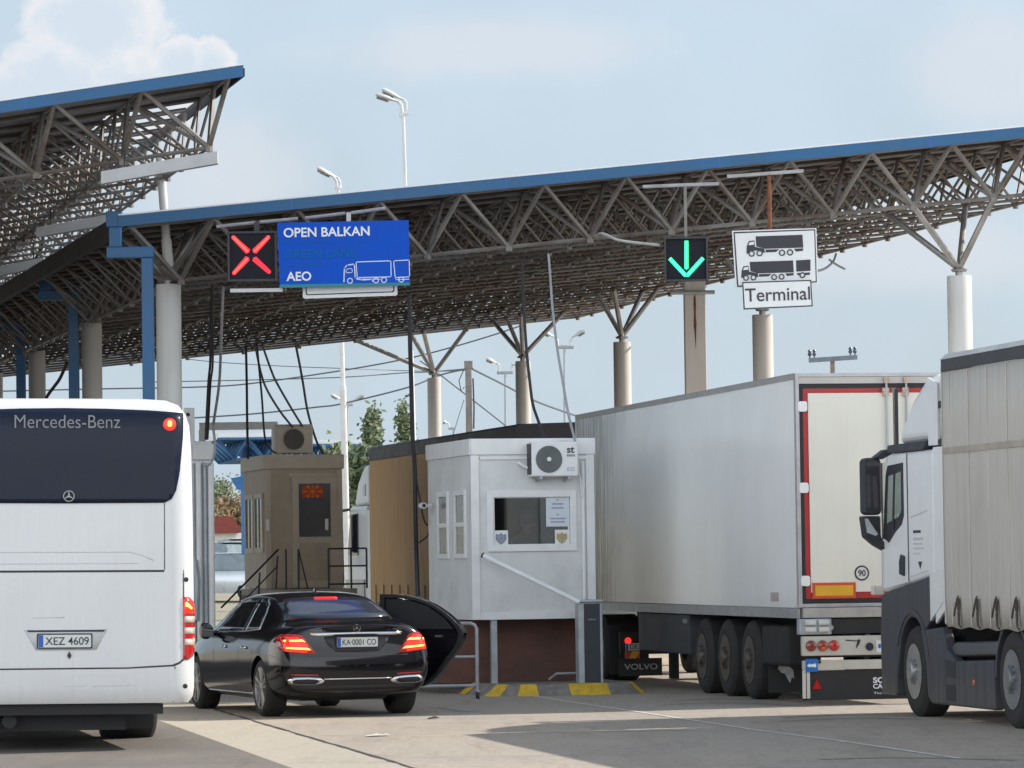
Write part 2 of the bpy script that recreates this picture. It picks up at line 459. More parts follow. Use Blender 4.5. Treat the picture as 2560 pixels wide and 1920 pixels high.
m_cream = streak_mat('door_cream', (.72, .705, .63), (.63, .60, .52), .5, .25)
m_reefer = streak_mat('trailer_white', (.78, .80, .80), (.66, .665, .645), .20, .18, sheen=.55, low=(1.0, .5), front=(9.6, 12.3))
m_grime = streak_mat('soot_streaks', (.20, .18, .15), (.10, .085, .065), .8, .8)
m_tarp = streak_mat('tarp_beige', (.50, .475, .435), (.38, .345, .30), .7, .5, low=(3.35, .0))
m_tarpdark = M('tarp_dark_band', (.05, .052, .06), .6, var=.15)
m_tarptan = streak_mat('tarp_tan', (.56, .325, .115), (.42, .235, .08), .65, .3)
m_blackroof = M('tarp_black', (.02, .02, .028), .6, var=.3, vs=3)
m_tractor = M('tractor_white', (.72, .74, .76), .35, var=.04, vs=1.2, col2=(.60, .62, .63), lo=.5, hi=.85, coat=.2)
m_orange = M('plate_orange', (.66, .36, .02), .45, var=.08)
m_signblue = M('sign_blue', (.002, .075, .50), .5, var=.05, spec=.15)
m_signgreen = M('sign_green', (.0, .19, .24), .5, var=.06)
m_signwhite = M('sign_white', (.66, .68, .69), .5, var=.03)
m_ink = M('sign_ink', (.02, .022, .03), .5, var=.1)
m_letter = M('sign_letter', (.74, .76, .80), .5, var=.04)
m_boxdark = M('signal_box', (.010, .011, .018), .5, var=.12, spec=.15)
m_xlit = M('red_led', (.6, .01, .02), .4, em=(1, .004, .028), es=1.5, dots=55)
m_xhot = M('red_led_core', (.9, .1, .03), .4, em=(1, .07, .05), es=1.6)
m_arrowlit = M('green_led', (.02, .8, .4), .4, em=(.0, 1, .33), es=1.0, dots=55)
m_arrowhot = M('green_led_core', (.1, .9, .5), .4, em=(.06, 1, .48), es=1.0)
m_plate = M('number_plate', (.66, .68, .67), .4, var=.04)
m_eu = M('plate_blue', (.02, .09, .42), .4, var=.05)
m_brick = None
def brick_mat():
    m = bpy.data.materials.new('brick'); m.use_nodes = True; t = m.node_tree; q = NG(t); b = t.nodes['Principled BSDF']
    v = q.n('ShaderNodeTexCoord').outputs['Object']
    mp = q.n('ShaderNodeMapping'); t.links.new(v, mp.inputs[0]); mp.inputs['Rotation'].default_value = (R(90), 0, 0)
    br = q.n('ShaderNodeTexBrick'); t.links.new(mp.outputs[0], br.inputs[0])
    br.inputs['Color1'].default_value = (.17, .075, .055, 1); br.inputs['Color2'].default_value = (.12, .062, .048, 1); br.inputs['Mortar'].default_value = (.125, .072, .056, 1)
    br.inputs['Scale'].default_value = 1; br.inputs['Brick Width'].default_value = .26; br.inputs['Row Height'].default_value = .085; br.inputs['Mortar Size'].default_value = .006
    t.links.new(q.mix(q.ramp(q.noise(v, 2.2, 6), .35, .75, 0, .6), br.outputs[0], (.07, .05, .045)), b.inputs['Base Color']); b.inputs['Roughness'].default_value = .9
    return m
m_brick = brick_mat()
m_lampgrey = M('lamp_grey', (.55, .57, .58), .45, .2, var=.06)
m_polewhite = M('pole_white', (.66, .65, .64), .55, var=.08, vs=3)
m_wood = M('pole_concrete', (.24, .215, .20), .85, var=.2, vs=4)
m_wire = M('wire_black', (.03, .03, .035), .6, var=.1)
m_wiregrey = M('wire_grey', (.30, .32, .34), .6, var=.1)
m_bark = M('bark', (.10, .075, .055), .9, var=.3, vs=8)
def leaf_mat(name, c1, c2):
    m = bpy.data.materials.new(name); m.use_nodes = True; t = m.node_tree; q = NG(t); b = t.nodes['Principled BSDF']
    v = q.n('ShaderNodeTexCoord').outputs['Object']
    t.links.new(q.mix(q.ramp(q.noise(v, 1.7, 5), .3, .7), c1, c2), b.inputs['Base Color']); b.inputs['Roughness'].default_value = .65
    b.inputs['Subsurface Weight'].default_value = 0
    return m
m_leaf = leaf_mat('poplar_leaf', (.09, .13, .06), (.17, .21, .11))
m_leafd = leaf_mat('dark_leaf', (.05, .085, .04), (.10, .14, .065))
m_leafr = leaf_mat('rusty_leaf', (.19, .10, .05), (.16, .14, .06))
m_skin = M('skin', (.60, .36, .27), .6, var=.06)
m_hair = M('grey_hair', (.12, .11, .11), .8, var=.2)
m_shirt = M('blue_shirt', (.10, .13, .22), .8, var=.1)
m_paper = M('paper', (.60, .66, .72), .7, var=.03)
m_papertext = M('paper_print', (.30, .36, .46), .7, var=.1)
m_gold = M('badge_gold', (.42, .33, .12), .5, var=.15, vs=30)
m_badgeblue = M('badge_grey_blue', (.22, .26, .33), .5, var=.15, vs=30)
m_flagred = M('flag_red', (.50, .045, .02), .7, var=.08)
m_flagsun = M('flag_yellow', (.62, .20, .03), .7, var=.08)
m_dirtpatch = M('litter_paper', (.62, .60, .56), .8, var=.1)
# ------------------------------------------------------------------ ground
def terrain(x, y):
    t = max(0.0, y - 92)
    return min(t, 420) * .021
def sheet(name, poly, z, mat):
    mb = MB(); mb.add([(p[0], p[1], z) for p in poly], [tuple(range(len(poly)))])
    return tag(mb.build(name, mat), kind='structure')
mb = MB()
ys = [-60, -20, 20, 40, 60, 80, 92, 96, 102, 110, 125, 150, 200, 300, 420, 512, 900, 2500, 6000]
xs = [-3000, -800, -300, -120, -60, -30, 0, 30, 60, 120, 300, 800, 3000]
for y in ys:
    for x in xs: mb.v.append((x, y, terrain(x, y)))
for j in range(len(ys) - 1):
    for i in range(len(xs) - 1):
        a = j * len(xs) + i; mb.f.append((a, a + 1, a + 1 + len(xs), a + len(xs)))
tag(mb.build('ground', m_field), kind='structure')
sheet('apron', [(-60, -40), (70, -40), (70, 91), (-60, 91)], .004, m_concrete)
def ext(a, b, z=0, back=70, ahead=60):
    d = (b - a); d.z = 0; d.normalize()
    return a - d * ahead, b + d * back
A0, A1 = ext(G(402, 1805), G(690, 1909), back=46, ahead=42)
J0, J1 = ext(G(509, 1767), G(1015, 1917), back=46, ahead=42)
sheet('concrete_strip', [A0, A1, J1, J0], .008, m_strip)
sheet('asphalt_road', [A0 + Vector((-60, 0, 0)), A1 + Vector((-60, 0, 0)), A1, A0], .012, m_asphalt)
# the dark open joint between strip and apron, a little ragged
mb = MB(); d = (J1 - J0).normalized(); s = Vector((-d.y, d.x, 0)); L = (J1 - J0).length; n = 260; pts = []
for i in range(n + 1):
    c = J0 + d * (L * i / n) + s * random.uniform(-.012, .012); w = random.uniform(.010, .032)
    pts.append((c - s * w, c + s * w))
for a, b in pts: mb.v += [(a.x, a.y, .0125), (b.x, b.y, .0125)]
mb.f = [(2 * i, 2 * i + 1, 2 * i + 3, 2 * i + 2) for i in range(n)]
tag(mb.build('pavement_joint', m_gap), kind='structure')
def stripe(name, pix, w, mat, z=.0085):
    mb = MB(); P = [G(*p) for p in pix]
    for i, p in enumerate(P):
        d = (P[min(i + 1, len(P) - 1)] - P[max(0, i - 1)]).normalized(); s = Vector((-d.y, d.x, 0))
        for k in (-1, 1): q = p + s * w * k; mb.v.append((q.x, q.y, z))
    mb.f = [(2 * i, 2 * i + 1, 2 * i + 3, 2 * i + 2) for i in range(len(P) - 1)]
    return tag(mb.build(name, mat), kind='structure')
stripe('road_line', [(1192, 1836), (1330, 1832), (1500, 1830), (1740, 1826)], .055, m_paint)
stripe('road_line', [(1300, 1736), (1440, 1758), (1569, 1777), (1732, 1802), (1900, 1828), (2080, 1851), (2400, 1898)], .035, m_paint)
stripe('road_line', [(1095, 1770), (1135, 1772), (1180, 1780)], .12, M('worn_paint', (.36, .34, .31), .8, var=.2, vs=6))
m_tmark = M('tyre_mark', (.27, .24, .21), .85, var=.15, vs=5)
for pts in ([(1690, 1752), (1800, 1748), (1920, 1750), (2060, 1757)], [(1640, 1764), (1760, 1758), (1880, 1759), (2030, 1768)], [(1960, 1795), (2080, 1789), (2200, 1788), (2330, 1793)], [(1935, 1806), (2060, 1799), (2190, 1797), (2300, 1800)], [(2050, 1900), (2200, 1896), (2350, 1897), (2540, 1902)]):
    stripe('tyre_mark', pts, .05, m_tmark, .0075)
m_saw = M('sawcut_joint', (.17, .15, .13), .9, var=.2)
stripe('slab_joint', [(720, 1911), (1000, 1907)], .010, m_saw, .0125); stripe('slab_joint', [(1020, 1897), (1300, 1892), (1600, 1888)], .010, m_saw, .0078)
stripe('slab_joint', [(640, 1812), (900, 1810), (1180, 1808)], .008, m_saw, .0078)
# ------------------------------------------------------------------ kerbed island under the white booth
HD = R(13)
def frame_at(p, rz):
    c, s = math.cos(rz), math.sin(rz)
    return lambda x, y, z=0.0: Vector((p[0] + x * c - y * s, p[1] + x * s + y * c, z))
IS = (.53, 56.5)
isl = thing('traffic_island', 'grey kerbed island with yellow painted blocks under white booth', 'island', (IS[0], IS[1], 0), HD)
def isl_out(grow):
    return [(-.78 - grow, .35), (-.55 - grow * .6, .1 - grow * .5), (-.25, -grow), (.75, -grow), (1.05 + grow * .6, .15 - grow * .5), (1.2 + grow, .5), (1.2 + grow, 6.5), (-.78 - grow, 6.5)]
mb = MB(); lo, hi = isl_out(.2), isl_out(0)
mb.v = [(x, y, 0) for x, y in lo] + [(x, y, .15) for x, y in hi]
n = len(lo); mb.f = [(i, (i + 1) % n, n + (i + 1) % n, n + i) for i in range(n)] + [tuple(range(n, 2 * n))]
mb.build('kerb', m_kerb, isl)
def yblock(a, b, t0, t1):
    mb = MB(); P = []
    for t in (t0, t1):
        for o in (lo, hi):
            z = .0 if o is lo else .15
            p = Vector((*o[a], z)).lerp(Vector((*o[b], z)), t); P.append(p)
    d = (P[2] - P[0]).cross(P[1] - P[0]).normalized()
    if d.y > 0: d = -d
    P = [p + d * .006 for p in P]
    mid = [p + Vector((0, .16, 0)) for p in (P[1], P[3])]
    mid = [Vector((p.x, p.y, .156)) for p in mid]
    up_ = [Vector((p.x, p.y, .156)) for p in (P[1], P[3])]
    mb.add([P[0], P[2], up_[1], up_[0]], [(0, 1, 2, 3)]); mb.add([up_[0], up_[1], mid[1], mid[0]], [(0, 1, 2, 3)])
    o = mb.build('painted_block', m_yellow, isl)
    s = o.modifiers.new('s', 'SOLIDIFY'); s.thickness = .004
yblock(0, 1, .2, .75); yblock(1, 2, .30, .95); yblock(2, 3, .42, .96); yblock(4, 5, .1, .7); yblock(7, 0, .80, .86)

# ------------------------------------------------------------------ canopies of space frame
def canopy(root, O, Ud, Vd, bu, bv, nu, nv, plane, depth, du=.5, rear=0.0, inset=0.0):
    a, b, c = plane
    def top(i, j):
        p = O + Ud * (i * bu) + Vd * (j * bv); return Vector((p.x, p.y, a + b * p.x + c * p.y + depth))
    def low(i, j):
        p = O + Ud * ((i + du) * bu) + Vd * ((j + .5) * bv); return Vector((p.x, p.y, a + b * p.x + c * p.y))
    fr = MB(); N = 5
    for i in range(nu + 1):
        for j in range(nv + 1):
            if i < nu: fr.tube(top(i, j), top(i + 1, j), .030 if j == 0 else .024, N, cap=False)
            if j < nv: fr.tube(top(i, j), top(i, j + 1), .024, N, cap=False)
            if i < nu and j < nv:
                if i < nu - 1: fr.tube(low(i, j), low(i + 1, j), .030 if j == 0 else .023, N, cap=False)
                if j < nv - 1: fr.tube(low(i, j), low(i, j + 1), .023, N, cap=False)
                q = low(i, j)
                for di in (0, 1):
                    for dj in (0, 1):
                        t_ = top(i + di, j + dj)
                        rr = .036 if j == 0 else .022
                        fr.tube(q, t_, rr, N, cap=False)
                fr.tube(q - Vector((0, 0, .06)), q + Vector((0, 0, .06)), .055 if j == 0 else .042, 6)
    fr.build('space_frame', m_steel, root, smooth=True)
    # corrugated deck: ribs run along the front
    dk = MB(); step = .14; n = int((nv - rear) * bv / step)
    for k in range(n + 1):
        p = O + Vd * (k * step)
        for e in (-.15, nu * bu + .15 - (inset if k * step > 2.6 else 0)):
            q = p + Ud * e; dk.v.append((q.x, q.y, a + b * q.x + c * q.y + depth + .05 + (.035 if k % 2 else 0)))
    dk.f = [(2 * k, 2 * k + 1, 2 * k + 3, 2 * k + 2) for k in range(n)]
    o = dk.build('roof_deck', m_deck, root); s = o.modifiers.new('s', 'SOLIDIFY'); s.thickness = .012; s.offset = 1
    def bar(name, e0, e1, off, z0, z1, w, mat):
        d = (e1 - e0); d.z = 0; d.normalize(); o_ = off
        m = MB(); vs = []
        for e in (e0, e1):
            for dz, dw in ((z0, 0), (z1, 0), (z1, w), (z0, w)): vs.append(e + o_ * dw + Vector((0, 0, dz)))
        m.add(vs, [(0, 1, 2, 3), (7, 6, 5, 4), (0, 4, 5, 1), (1, 5, 6, 2), (2, 6, 7, 3), (3, 7, 4, 0)])
        return m.build(name, mat, root)
    f0, f1 = top(0, 0) - Ud * .2 - Vd * .16, top(nu, 0) + Ud * .16 - Vd * .16
    bar('fascia', f0, f1, -Vd, -.02, .13, .035, m_roofblue)
    L_ = (f1 - f0).length; k = 0
    while 2.4 + k * 3.0 < L_:
        e = f0 + (f1 - f0).normalized() * (2.4 + k * 3.0); bar('fascia_joint', e, e + (f1 - f0).normalized() * .018, -Vd, -.018, .128, .0375, m_eu); k += 1
    bar('sunlit_edge', f0, f1, -Vd, .134, .152, .05, m_edge)  # pale strip along the roof edge, sunlight on it put into the colour
    bar('side_gutter', f0 + Vd * .04, top(0, nv) - Ud * .2, -Ud, -.16, .10, .09, m_under)
    bar('side_gutter', f1 + Vd * .04, top(nu, nv) + Ud * .16, Ud, -.01, .10, .03, m_under)
    bar('rear_gutter', top(0, nv) + Vd * .1, top(nu, nv) + Vd * .1, Vd, -.05, .12, .05, m_under)
    # purlins under the deck
    pu = MB()
    for j in range(nv + 1):
        p, q = top(0, j) + Vector((0, 0, .032)), top(nu, j) + Vector((0, 0, .032)); pu.tube(p, q, .02, 4, cap=False)
    pu.build('purlin', m_steel_b, root)
    return top, low
def column(root, X, Y, ztop, rad, nodes, mat, wire=False):
    mb = MB(); mb.lathe([(rad, 0), (rad, ztop - .012), (rad * .96, ztop)], (X, Y, 0), 'z', 28)
    c = mb.build('column', mat, root, smooth=True)
    m = MB(); m.tube((X, Y, ztop), (X, Y, ztop + .10), .055, 10); m.lathe([(.10, 0), (.12, .03), (.06, .06)], (X, Y, ztop + .06), 'z', 12)
    m.build('column_cap', m_strut, c, smooth=True)
    for q in nodes:
        mb = MB(); d = (q - Vector((X, Y, ztop + .1))).normalized()
        mb.tube(Vector((X, Y, ztop + .1)) + d * .03, q, .044, 10)
        mb.build('strut', m_strut, c, smooth=True)
    return c
UD = Vector((1, .06, 0)).normalized(); VD = Vector((-.237, .9715, 0)).normalized()
# --- wide canopy in the middle
cmid = thing('canopy', 'wide steel space frame canopy with blue fascia carrying the lane signs', 'canopy', (0, 0, 0))
O1 = Vector((-5.27, 58.25, 0)); PL1 = (5.2, .091, .0177)
top1, low1 = canopy(cmid, O1, UD, VD, 1.153, 1.17, 12, 25, PL1, .79, .68, 1.3, .0)
def nearest(f, nu, nv, x, y, k=4):
    L = sorted(((f(i, j) - Vector((x, y, f(i, j).z))).length, i, j) for i in range(nu) for j in range(nv))
    return [f(i, j) for _, i, j in L[:k]]
rcols = [(2398, 690, 60.0, 62), (1906, 787, 68.6, 52), (1555, 855, 76.5, 44), (1307, 903, 83.2, 38), (1085, 945, 87.2, 34)]
for px, py, Y, w in rcols:
    p = W(px, py, Y)
    column(cmid, p.x, p.y, p.z, w * Y / FPX / 2, nearest(low1, 12, 25, p.x, p.y), m_column if Y == 60 else m_column_b)
lcols = [(421, 711, 59.3, 63), (229, 808, 68.2, 51), (92, 878, 76.8, 43), (-12, 925, 84, 38)]
for px, py, Y, w in lcols:
    p = W(px, py, Y)
    column(cmid, p.x, p.y, p.z, w * Y / FPX / 2, nearest(top1, 13, 26, p.x, p.y), m_column if Y < 60 else m_column_b)
    # square blue downpipe with its jog at the roof edge
    mb = MB(); q_ = 59.3 / Y
    yd = Y - (1.15 if Y < 60 else .25)
    def dp(x, y): return W(px + (x - 421) * q_, py + (y - 711) * q_, yd)
    def bx(x0, x1, y0, y1, dy=0):
        a, b = dp(x0, y0), dp(x1, y1)
        mb.box(a.x, b.x, yd - .08 + dy, yd + .08 + dy, min(a.z, b.z), max(a.z, b.z))
    bx(266, 306, 529, 568); bx(273, 304, 568.5, 618, .01); bx(267, 385, 618.5, 644)
    a = dp(354, 644.5); b = dp(383, 644.5)
    mb.box(a.x, b.x, yd - .075, yd + .075, .02, min(a.z, b.z))
    mb.build('downpipe', m_pipeblue, cmid, bevel=.01)
# --- higher canopy on the left, its right end in view
chi = thing('canopy', 'higher steel space frame canopy at upper left with blue fascia and open right end', 'canopy', (0, 0, 0))
UD2 = Vector((1, .04, 0)).normalized()
NU2 = 12; O2 = Vector((-3.68, 55.2, 0)) - UD2 * (1.15 * NU2)
b2 = .144; c2_ = .015; a2 = 7.38 + .144 * 3.93 - c2_ * 55.6
top2, low2 = canopy(chi, O2, UD2, VD, 1.15, 1.17, NU2, 24, (a2, b2, c2_), .84, .85, 1.0, 1.3)
# its white support tube that comes up from the front column, and its own columns out to the left
p0 = W(425, 700, 59.3); p1 = W(400, 432, 59.3)
mb = MB(); m1 = p0.lerp(p1, .38); mb.tube(p0, m1, .075, 14); mb.tube(m1, p1 + Vector((0, 0, .25)), .062, 14)
mb.build('support_tube', m_polewhite, chi, smooth=True)
for (x, y) in ((-15.5, 58.5), (-17.5, 67), (-19.5, 75)):
    column(chi, x, y, 5.0, .18, nearest(low2, NU2, 24, x + 1.2, y), m_column)
# long grey light troughs hung below its right edge
for x0, x1, y0, y1, tl, Y, lab in ((252, 544, 444, 393, 32, 55.3, 'nearest'), (90, 268, 581, 549, 25, 61, 'middle'), (-30, 110, 684, 655, 24, 67, 'farthest')):
    a, b = W(x0, y0, Y), W(x1, y1, Y); h = tl * Y / FPX
    t_ = thing('light_trough', {'nearest': 'long grey light trough hung from the open end of the upper left canopy', 'middle': 'grey trough hung under the upper left canopy beside the gutter of the wide canopy', 'farthest': 'short grey trough deepest under the upper left canopy, cable hanging from it'}[lab], 'light trough', (a.x, a.y, a.z), 0, 'grey troughs under the upper canopy')
    L = b - a; mb = MB()
    for q in (Vector((0, 0, 0)), L):
        for dy, dz in ((0, 0), (0, h), (.16, h), (.16, 0)): mb.v.append(q + Vector((0, dy, dz - h / 2)))
    mb.f = [(0, 1, 2, 3), (7, 6, 5, 4), (0, 4, 5, 1), (1, 5, 6, 2), (2, 6, 7, 3), (3, 7, 4, 0)]
    mb.build('housing', M('trough_grey', (.40, .41, .42), .6, var=.08), t_, bevel=.008)
    for f in (.2, .8):
        mb = MB(); q = L * f; mb.tube(q + Vector((0, .08, h / 2)), q + Vector((0, .08, h / 2 + .26)), .012, 6); mb.build('hanger', m_under, t_)
# --- rectangular concrete post with rust streak
Y = 72.0; a = W(1710, 700, Y); b = W(1763, 700, Y)
post = thing('concrete_post', 'rectangular concrete post with a rust streak and a steel arm', 'post', ((a.x + b.x) / 2, Y, 0))
w = (b.x - a.x) / 2; zt = a.z
MB().box(-w, w, 0, .42, 0, zt).build('post', m_conc_post, post, bevel=.015)
m = MB(); pts = [(-.02, zt - .28), (.012, zt - .26), (.018, zt - .45), (.012, zt - .62), (.022, zt - .75), (.014, zt - .92), (.004, zt - 1.2), (-.004, zt - 1.12), (-.012, zt - .95), (-.03, zt - .78), (-.022, zt - .6), (-.028, zt - .42)]
m.prism(pts, -.0025, .0, 'xz').build('rust_streak', m_rust, post)
MB().tube((-.42, -.04, zt - .22), (.34, -.04, zt - .22), .035, 8).build('arm', m_galv, post, smooth=True)

# ------------------------------------------------------------------ lane signals and signs hung at the canopy front
YS = 57.75
def pxm(d, Y=YS): return d * Y / FPX
def bracket(root, o, x0, y0, x1, y1, Y=YS, dy=.25, r=.024, name='hanger_rail'):
    a, b = W(x0, y0, Y), W(x1, y1, Y)
    MB().tube(a - o + Vector((0, dy, 0)), b - o + Vector((0, dy, 0)), r, 8).build(name, m_alu, root, smooth=True)
TL = R(.8)
def local(px, py, o, Y=YS): return W(px, py, Y) - o
# red cross signal
o = W(631, 640, YS)
t_ = thing('lane_signal', 'square black lane signal showing a lit red cross', 'lane signal', o, 0, 'lane signals')
MB().box(-.335, .335, 0, .16, -.345, .335).build('housing', m_boxdark, t_, bevel=.02)
MB().frame(-.34, .34, -.35, .34, .03, -.04, .0).build('rim', m_ink, t_)
for k, (x0, y0, x1, y1) in enumerate([(582, 592, 620, 629), (672, 592, 636, 629), (584, 684, 619, 646), (674, 681, 636, 647)]):
    a, b = local(x0, y0, o), local(x1, y1, o); d = (b - a).normalized(); s = Vector((-d.z, 0, d.x)); r_ = .038
    poly = [(a + s * r_ * .7), (a - d * .02), (a - s * r_ * .7), (b - s * r_), (b + d * .02), (b + s * r_)]
    c = MB().prism([(p.x, p.z) for p in poly], -.012, -.0, 'xz').build('lamp_bar', m_xlit, t_)
    poly = [a + s * .013, a - s * .013, b - s * .013, b + s * .013]
    if k != 3: MB().prism([(p.x, p.z) for p in poly], -.016, -.013, 'xz').build('glow_core', m_xhot, c)
bracket(t_, o, 538, 563, 637, 553); bracket(t_, o, 646, 552, 742, 543)
a = local(641, 553, o); MB().box(a.x - .035, a.x + .035, .05, .1, .33, a.z).build('drop_tube', m_ink, t_)
MB().box(-.31, .41, -.03, .03, -.50, -.45).build('lower_bar', m_alu, t_)
# green arrow signal
o = W(1716, 648, YS)
t_ = thing('lane_signal', 'square black lane signal showing a lit green arrow pointing down', 'lane signal', o, 0, 'lane signals')
MB().box(-.30, .29, 0, .16, -.30, .30).build('housing', m_boxdark, t_, bevel=.02)
MB().frame(-.305, .295, -.305, .305, .025, -.05, 0).build('rim', m_ink, t_)
mb = MB()
for k in (-1, 1): mb.box(*(sorted((k * .05, k * .24))), -.004, -.001, .19, .20)
for x0, y0, x1, y1, e in ((1716, 602, 1716, 671, 1), (1674, 646, 1714, 689, 1), (1758, 645, 1718, 689, 1)):
    a, b = local(x0, y0, o), local(x1, y1, o); d = (b - a).normalized(); s = Vector((-d.z, 0, d.x)); r_ = .028
    poly = [a + s * r_, a - s * r_, b - s * r_, b + d * .02, b + s * r_]
    c = MB().prism([(p.x, p.z) for p in poly], -.012, 0, 'xz').build('lamp_bar', m_arrowlit, t_)
    MB().prism([(p.x, p.z) for p in (a + s * .012, a - s * .012, b - s * .012, b + s * .012)], -.016, -.013, 'xz').build('glow_core', m_arrowhot, c)
a = local(1714, 600, o); MB().box(-.02, .02, .04, .08, .3, .3 + pxm(130)).build('drop_tube', m_steel, t_)
bracket(t_, o, 1608, 463, 1800, 455)
# blue sign
o = W(860, 636, YS - .1)
t_ = thing('lane_sign', 'blue lane sign lettered in white and green with a white lorry outline', 'sign', o, 0, 'lane signs')
YB = YS - .1
def lp(px, py): q = W(px, py, YB) - o; return (q.x, q.z)
quad = [lp(700, 717.5), lp(1025, 710), lp(1021, 550), lp(693, 557)]
MB().prism(quad, 0, .05, 'xz').build('panel', m_signblue, t_)
q = [lp(699, 719.5), lp(1025, 713.5), lp(1025, 706), lp(699, 711.5)]
MB().prism(q, -.003, -.0005, 'xz').build('green_edge', m_signgreen, t_)
TLB = R(.6)
def txt(s, x0, x1, y, h, mat, bold=.012):
    a, b = lp(x0, y), lp(x1, y - (x1 - x0) * .022)
    return text('lettering', s, (a[0] + b[0]) / 2, (a[1] + b[1]) / 2, -.003, b[0] - a[0], mat, t_, height=pxm(h), bold=bold, tilt=math.atan2(b[1] - a[1], b[0] - a[0]))
txt('OPEN BALKAN', 709, 924, 582, 24, m_letter, .02)
m_teal = M('sign_teal', (.0, .115, .38), .5, var=.04, spec=.15)
txt('GREEN LANE', 712, 889, 636, 22, m_teal, .02)
txt('AEO', 716, 778, 691.5, 23, m_letter, .02)
def line(root, pts, w, mat, name, y0=-.005, y1=-.001, conv=lp, closed=False):
    mb = MB(); P = [Vector(conv(*p)) for p in pts]
    if closed: P = P + [P[0]]
    for a, b in zip(P[:-1], P[1:]):
        d = (b - a).normalized(); s = Vector((-d.y, d.x)) * w / 2
        mb.prism([a + s - d * w / 2, a - s - d * w / 2, b - s + d * w / 2, b + s + d * w / 2], y0, y1, 'xz')
    return mb.build(name, mat, root)
line(t_, [(702, 606), (918, 603)], .010, m_teal, 'rule'); line(t_, [(702, 664), (812, 661)], .010, m_teal, 'rule')
ol = M('sign_outline', (.55, .62, .82), .5, var=.03)
line(t_, [(860, 704), (861, 670), (868, 663), (886, 660), (888, 695), (904, 700), (930, 698), (932, 703)], .016, ol, 'lorry_outline')
line(t_, [(890, 655), (977, 652), (978, 692), (893, 694)], .013, ol, 'lorry_outline', -.0045, -.001, closed=True)
line(t_, [(893, 698), (950, 698)], .012, ol, 'lorry_outline', -.0042); line(t_, [(865, 682), (866, 673), (880, 671), (881, 681)], .01, ol, 'lorry_outline', -.004, closed=True)
line(t_, [(984, 652), (1023, 650), (1024, 692), (988, 694)], .013, ol, 'lorry_outline', -.0048, closed=True)
line(t_, [(988, 694), (990, 699), (1022, 698)], .012, ol, 'lorry_outline', -.0038)
for cx, cy in ((875, 702), (940, 701), (960, 700), (1003, 699)):
    c = lp(cx, cy); MB().ring(circ(*c, pxm(7.5)), circ(*c, pxm(5)), -.006, -.0012, 'xz').build('lorry_wheel', ol, t_)
for x0, y0, x1, y1 in ((760, 541, 861, 529), (876, 528, 963, 516)): bracket(t_, o, x0, y0, x1, y1, dy=.3)
a = W(870, 528, YS) - o; MB().box(a.x - .03, a.x + .03, .28, .34, -.1, a.z).build('drop_tube', m_alu, t_)
# white sign whose lower edge shows beneath the blue one
o = W(874, 700, YS + .05)
t_ = thing('lane_sign', 'blank white sign with thin dark border tucked behind blue sign', 'sign', o, 0, 'lane signs')
w_, h_ = pxm(237) / 2, pxm(82)
pn = MB().prism(rrect(-w_, w_, -pxm(43), h_, .03), 0, .03, 'xz').build('panel', m_signwhite, t_)
t_.rotation_euler = (0, R(-1.2), 0)
MB().ring(rrect(-w_ + .04, w_ - .04, -pxm(43) + .045, h_ - .045, .03), rrect(-w_ + .055, w_ - .055, -pxm(43) + .06, h_ - .06, .025), -.003, -.0005, 'xz').build('border', m_ink, t_)
MB().box(-.05, .05, .0305, .08, -.1, .6).build('hanger', m_alu, t_)
# sign with two lorries, and the word plate
YB = YS; o = W(1936, 640, YS)
t_ = thing('lane_sign', 'white sign with two black lorry pictograms inside a black border', 'sign', o, 0, 'lane signs')
quad = [lp(1839, 720), lp(2045, 709), lp(2041, 570), lp(1830, 577)]
MB().prism(quad, 0, .04, 'xz').build('panel', m_signwhite, t_)
i1 = [lp(1842.5, 717.5), lp(2042, 706), lp(2038, 573), lp(1833.5, 580)]; i2 = [lp(1846, 714), lp(2039.5, 703), lp(2035.5, 576), lp(1837, 583.5)]
MB().ring(i1, i2, -.003, -.0005, 'xz').build('border', m_ink, t_)
def poly(pts, name, mat=m_ink, y0=-.006, y1=-.0008): return MB().prism([lp(*p) for p in pts], y0, y1, 'xz').build(name, mat, t_)
def lorry(dx, dy, k, tail):
    f = lambda x, y: (1866 + dx + (x - 1866) * k, 616 + dy + (y - 616) * k - .0)
    poly([f(*p) for p in ((1889, 591), (2006, 587), (2008, 619), (1912, 622), (1891, 616))], 'lorry_body')
    poly([f(*p) for p in ((1866, 634), (1867, 615), (1872, 603), (1886, 601), (1887, 617), (1911, 622), (1912, 632), (1906, 632), (1900, 626), (1880, 627), (1872, 634))], 'lorry_cab')
    poly([f(*p) for p in ((1871, 613), (1874, 606), (1885, 604), (1885, 612))], 'cab_window', m_signwhite, -.008, -.0065)
    poly([f(*p) for p in ((1914, 624), (1948, 623), (1940, 630), (1914, 631))], 'lorry_chassis')
    poly([f(*p) for p in ((1985, 622), (2008, 621), (2007, 627), (1990, 629))], 'lorry_chassis')
    for cx, cy in ((1879, 634), (1899, 633), (1955, 632), (1975, 631)):
        cx, cy = f(cx, cy); c = lp(cx, cy); MB().ring(circ(*c, pxm(8 * k)), circ(*c, pxm(5 * k)), -.0095, -.0015, 'xz').build('lorry_wheel', m_ink, t_)
    if tail:
        poly([(1990, 651), (2026, 649), (2026, 677), (1991, 679)], 'trailer_body')
        poly([(1992, 683), (2000, 682), (1999, 688), (1994, 688)], 'trailer_chassis'); poly([(2012, 682), (2025, 681), (2024, 687), (2013, 688)], 'trailer_chassis')
        c = lp(2006, 688); MB().ring(circ(*c, pxm(7.5)), circ(*c, pxm(4.5)), -.0095, -.0015, 'xz').build('lorry_wheel', m_ink, t_)
lorry(0, 0, 1.0, False); lorry(-13, 62, .925, True)
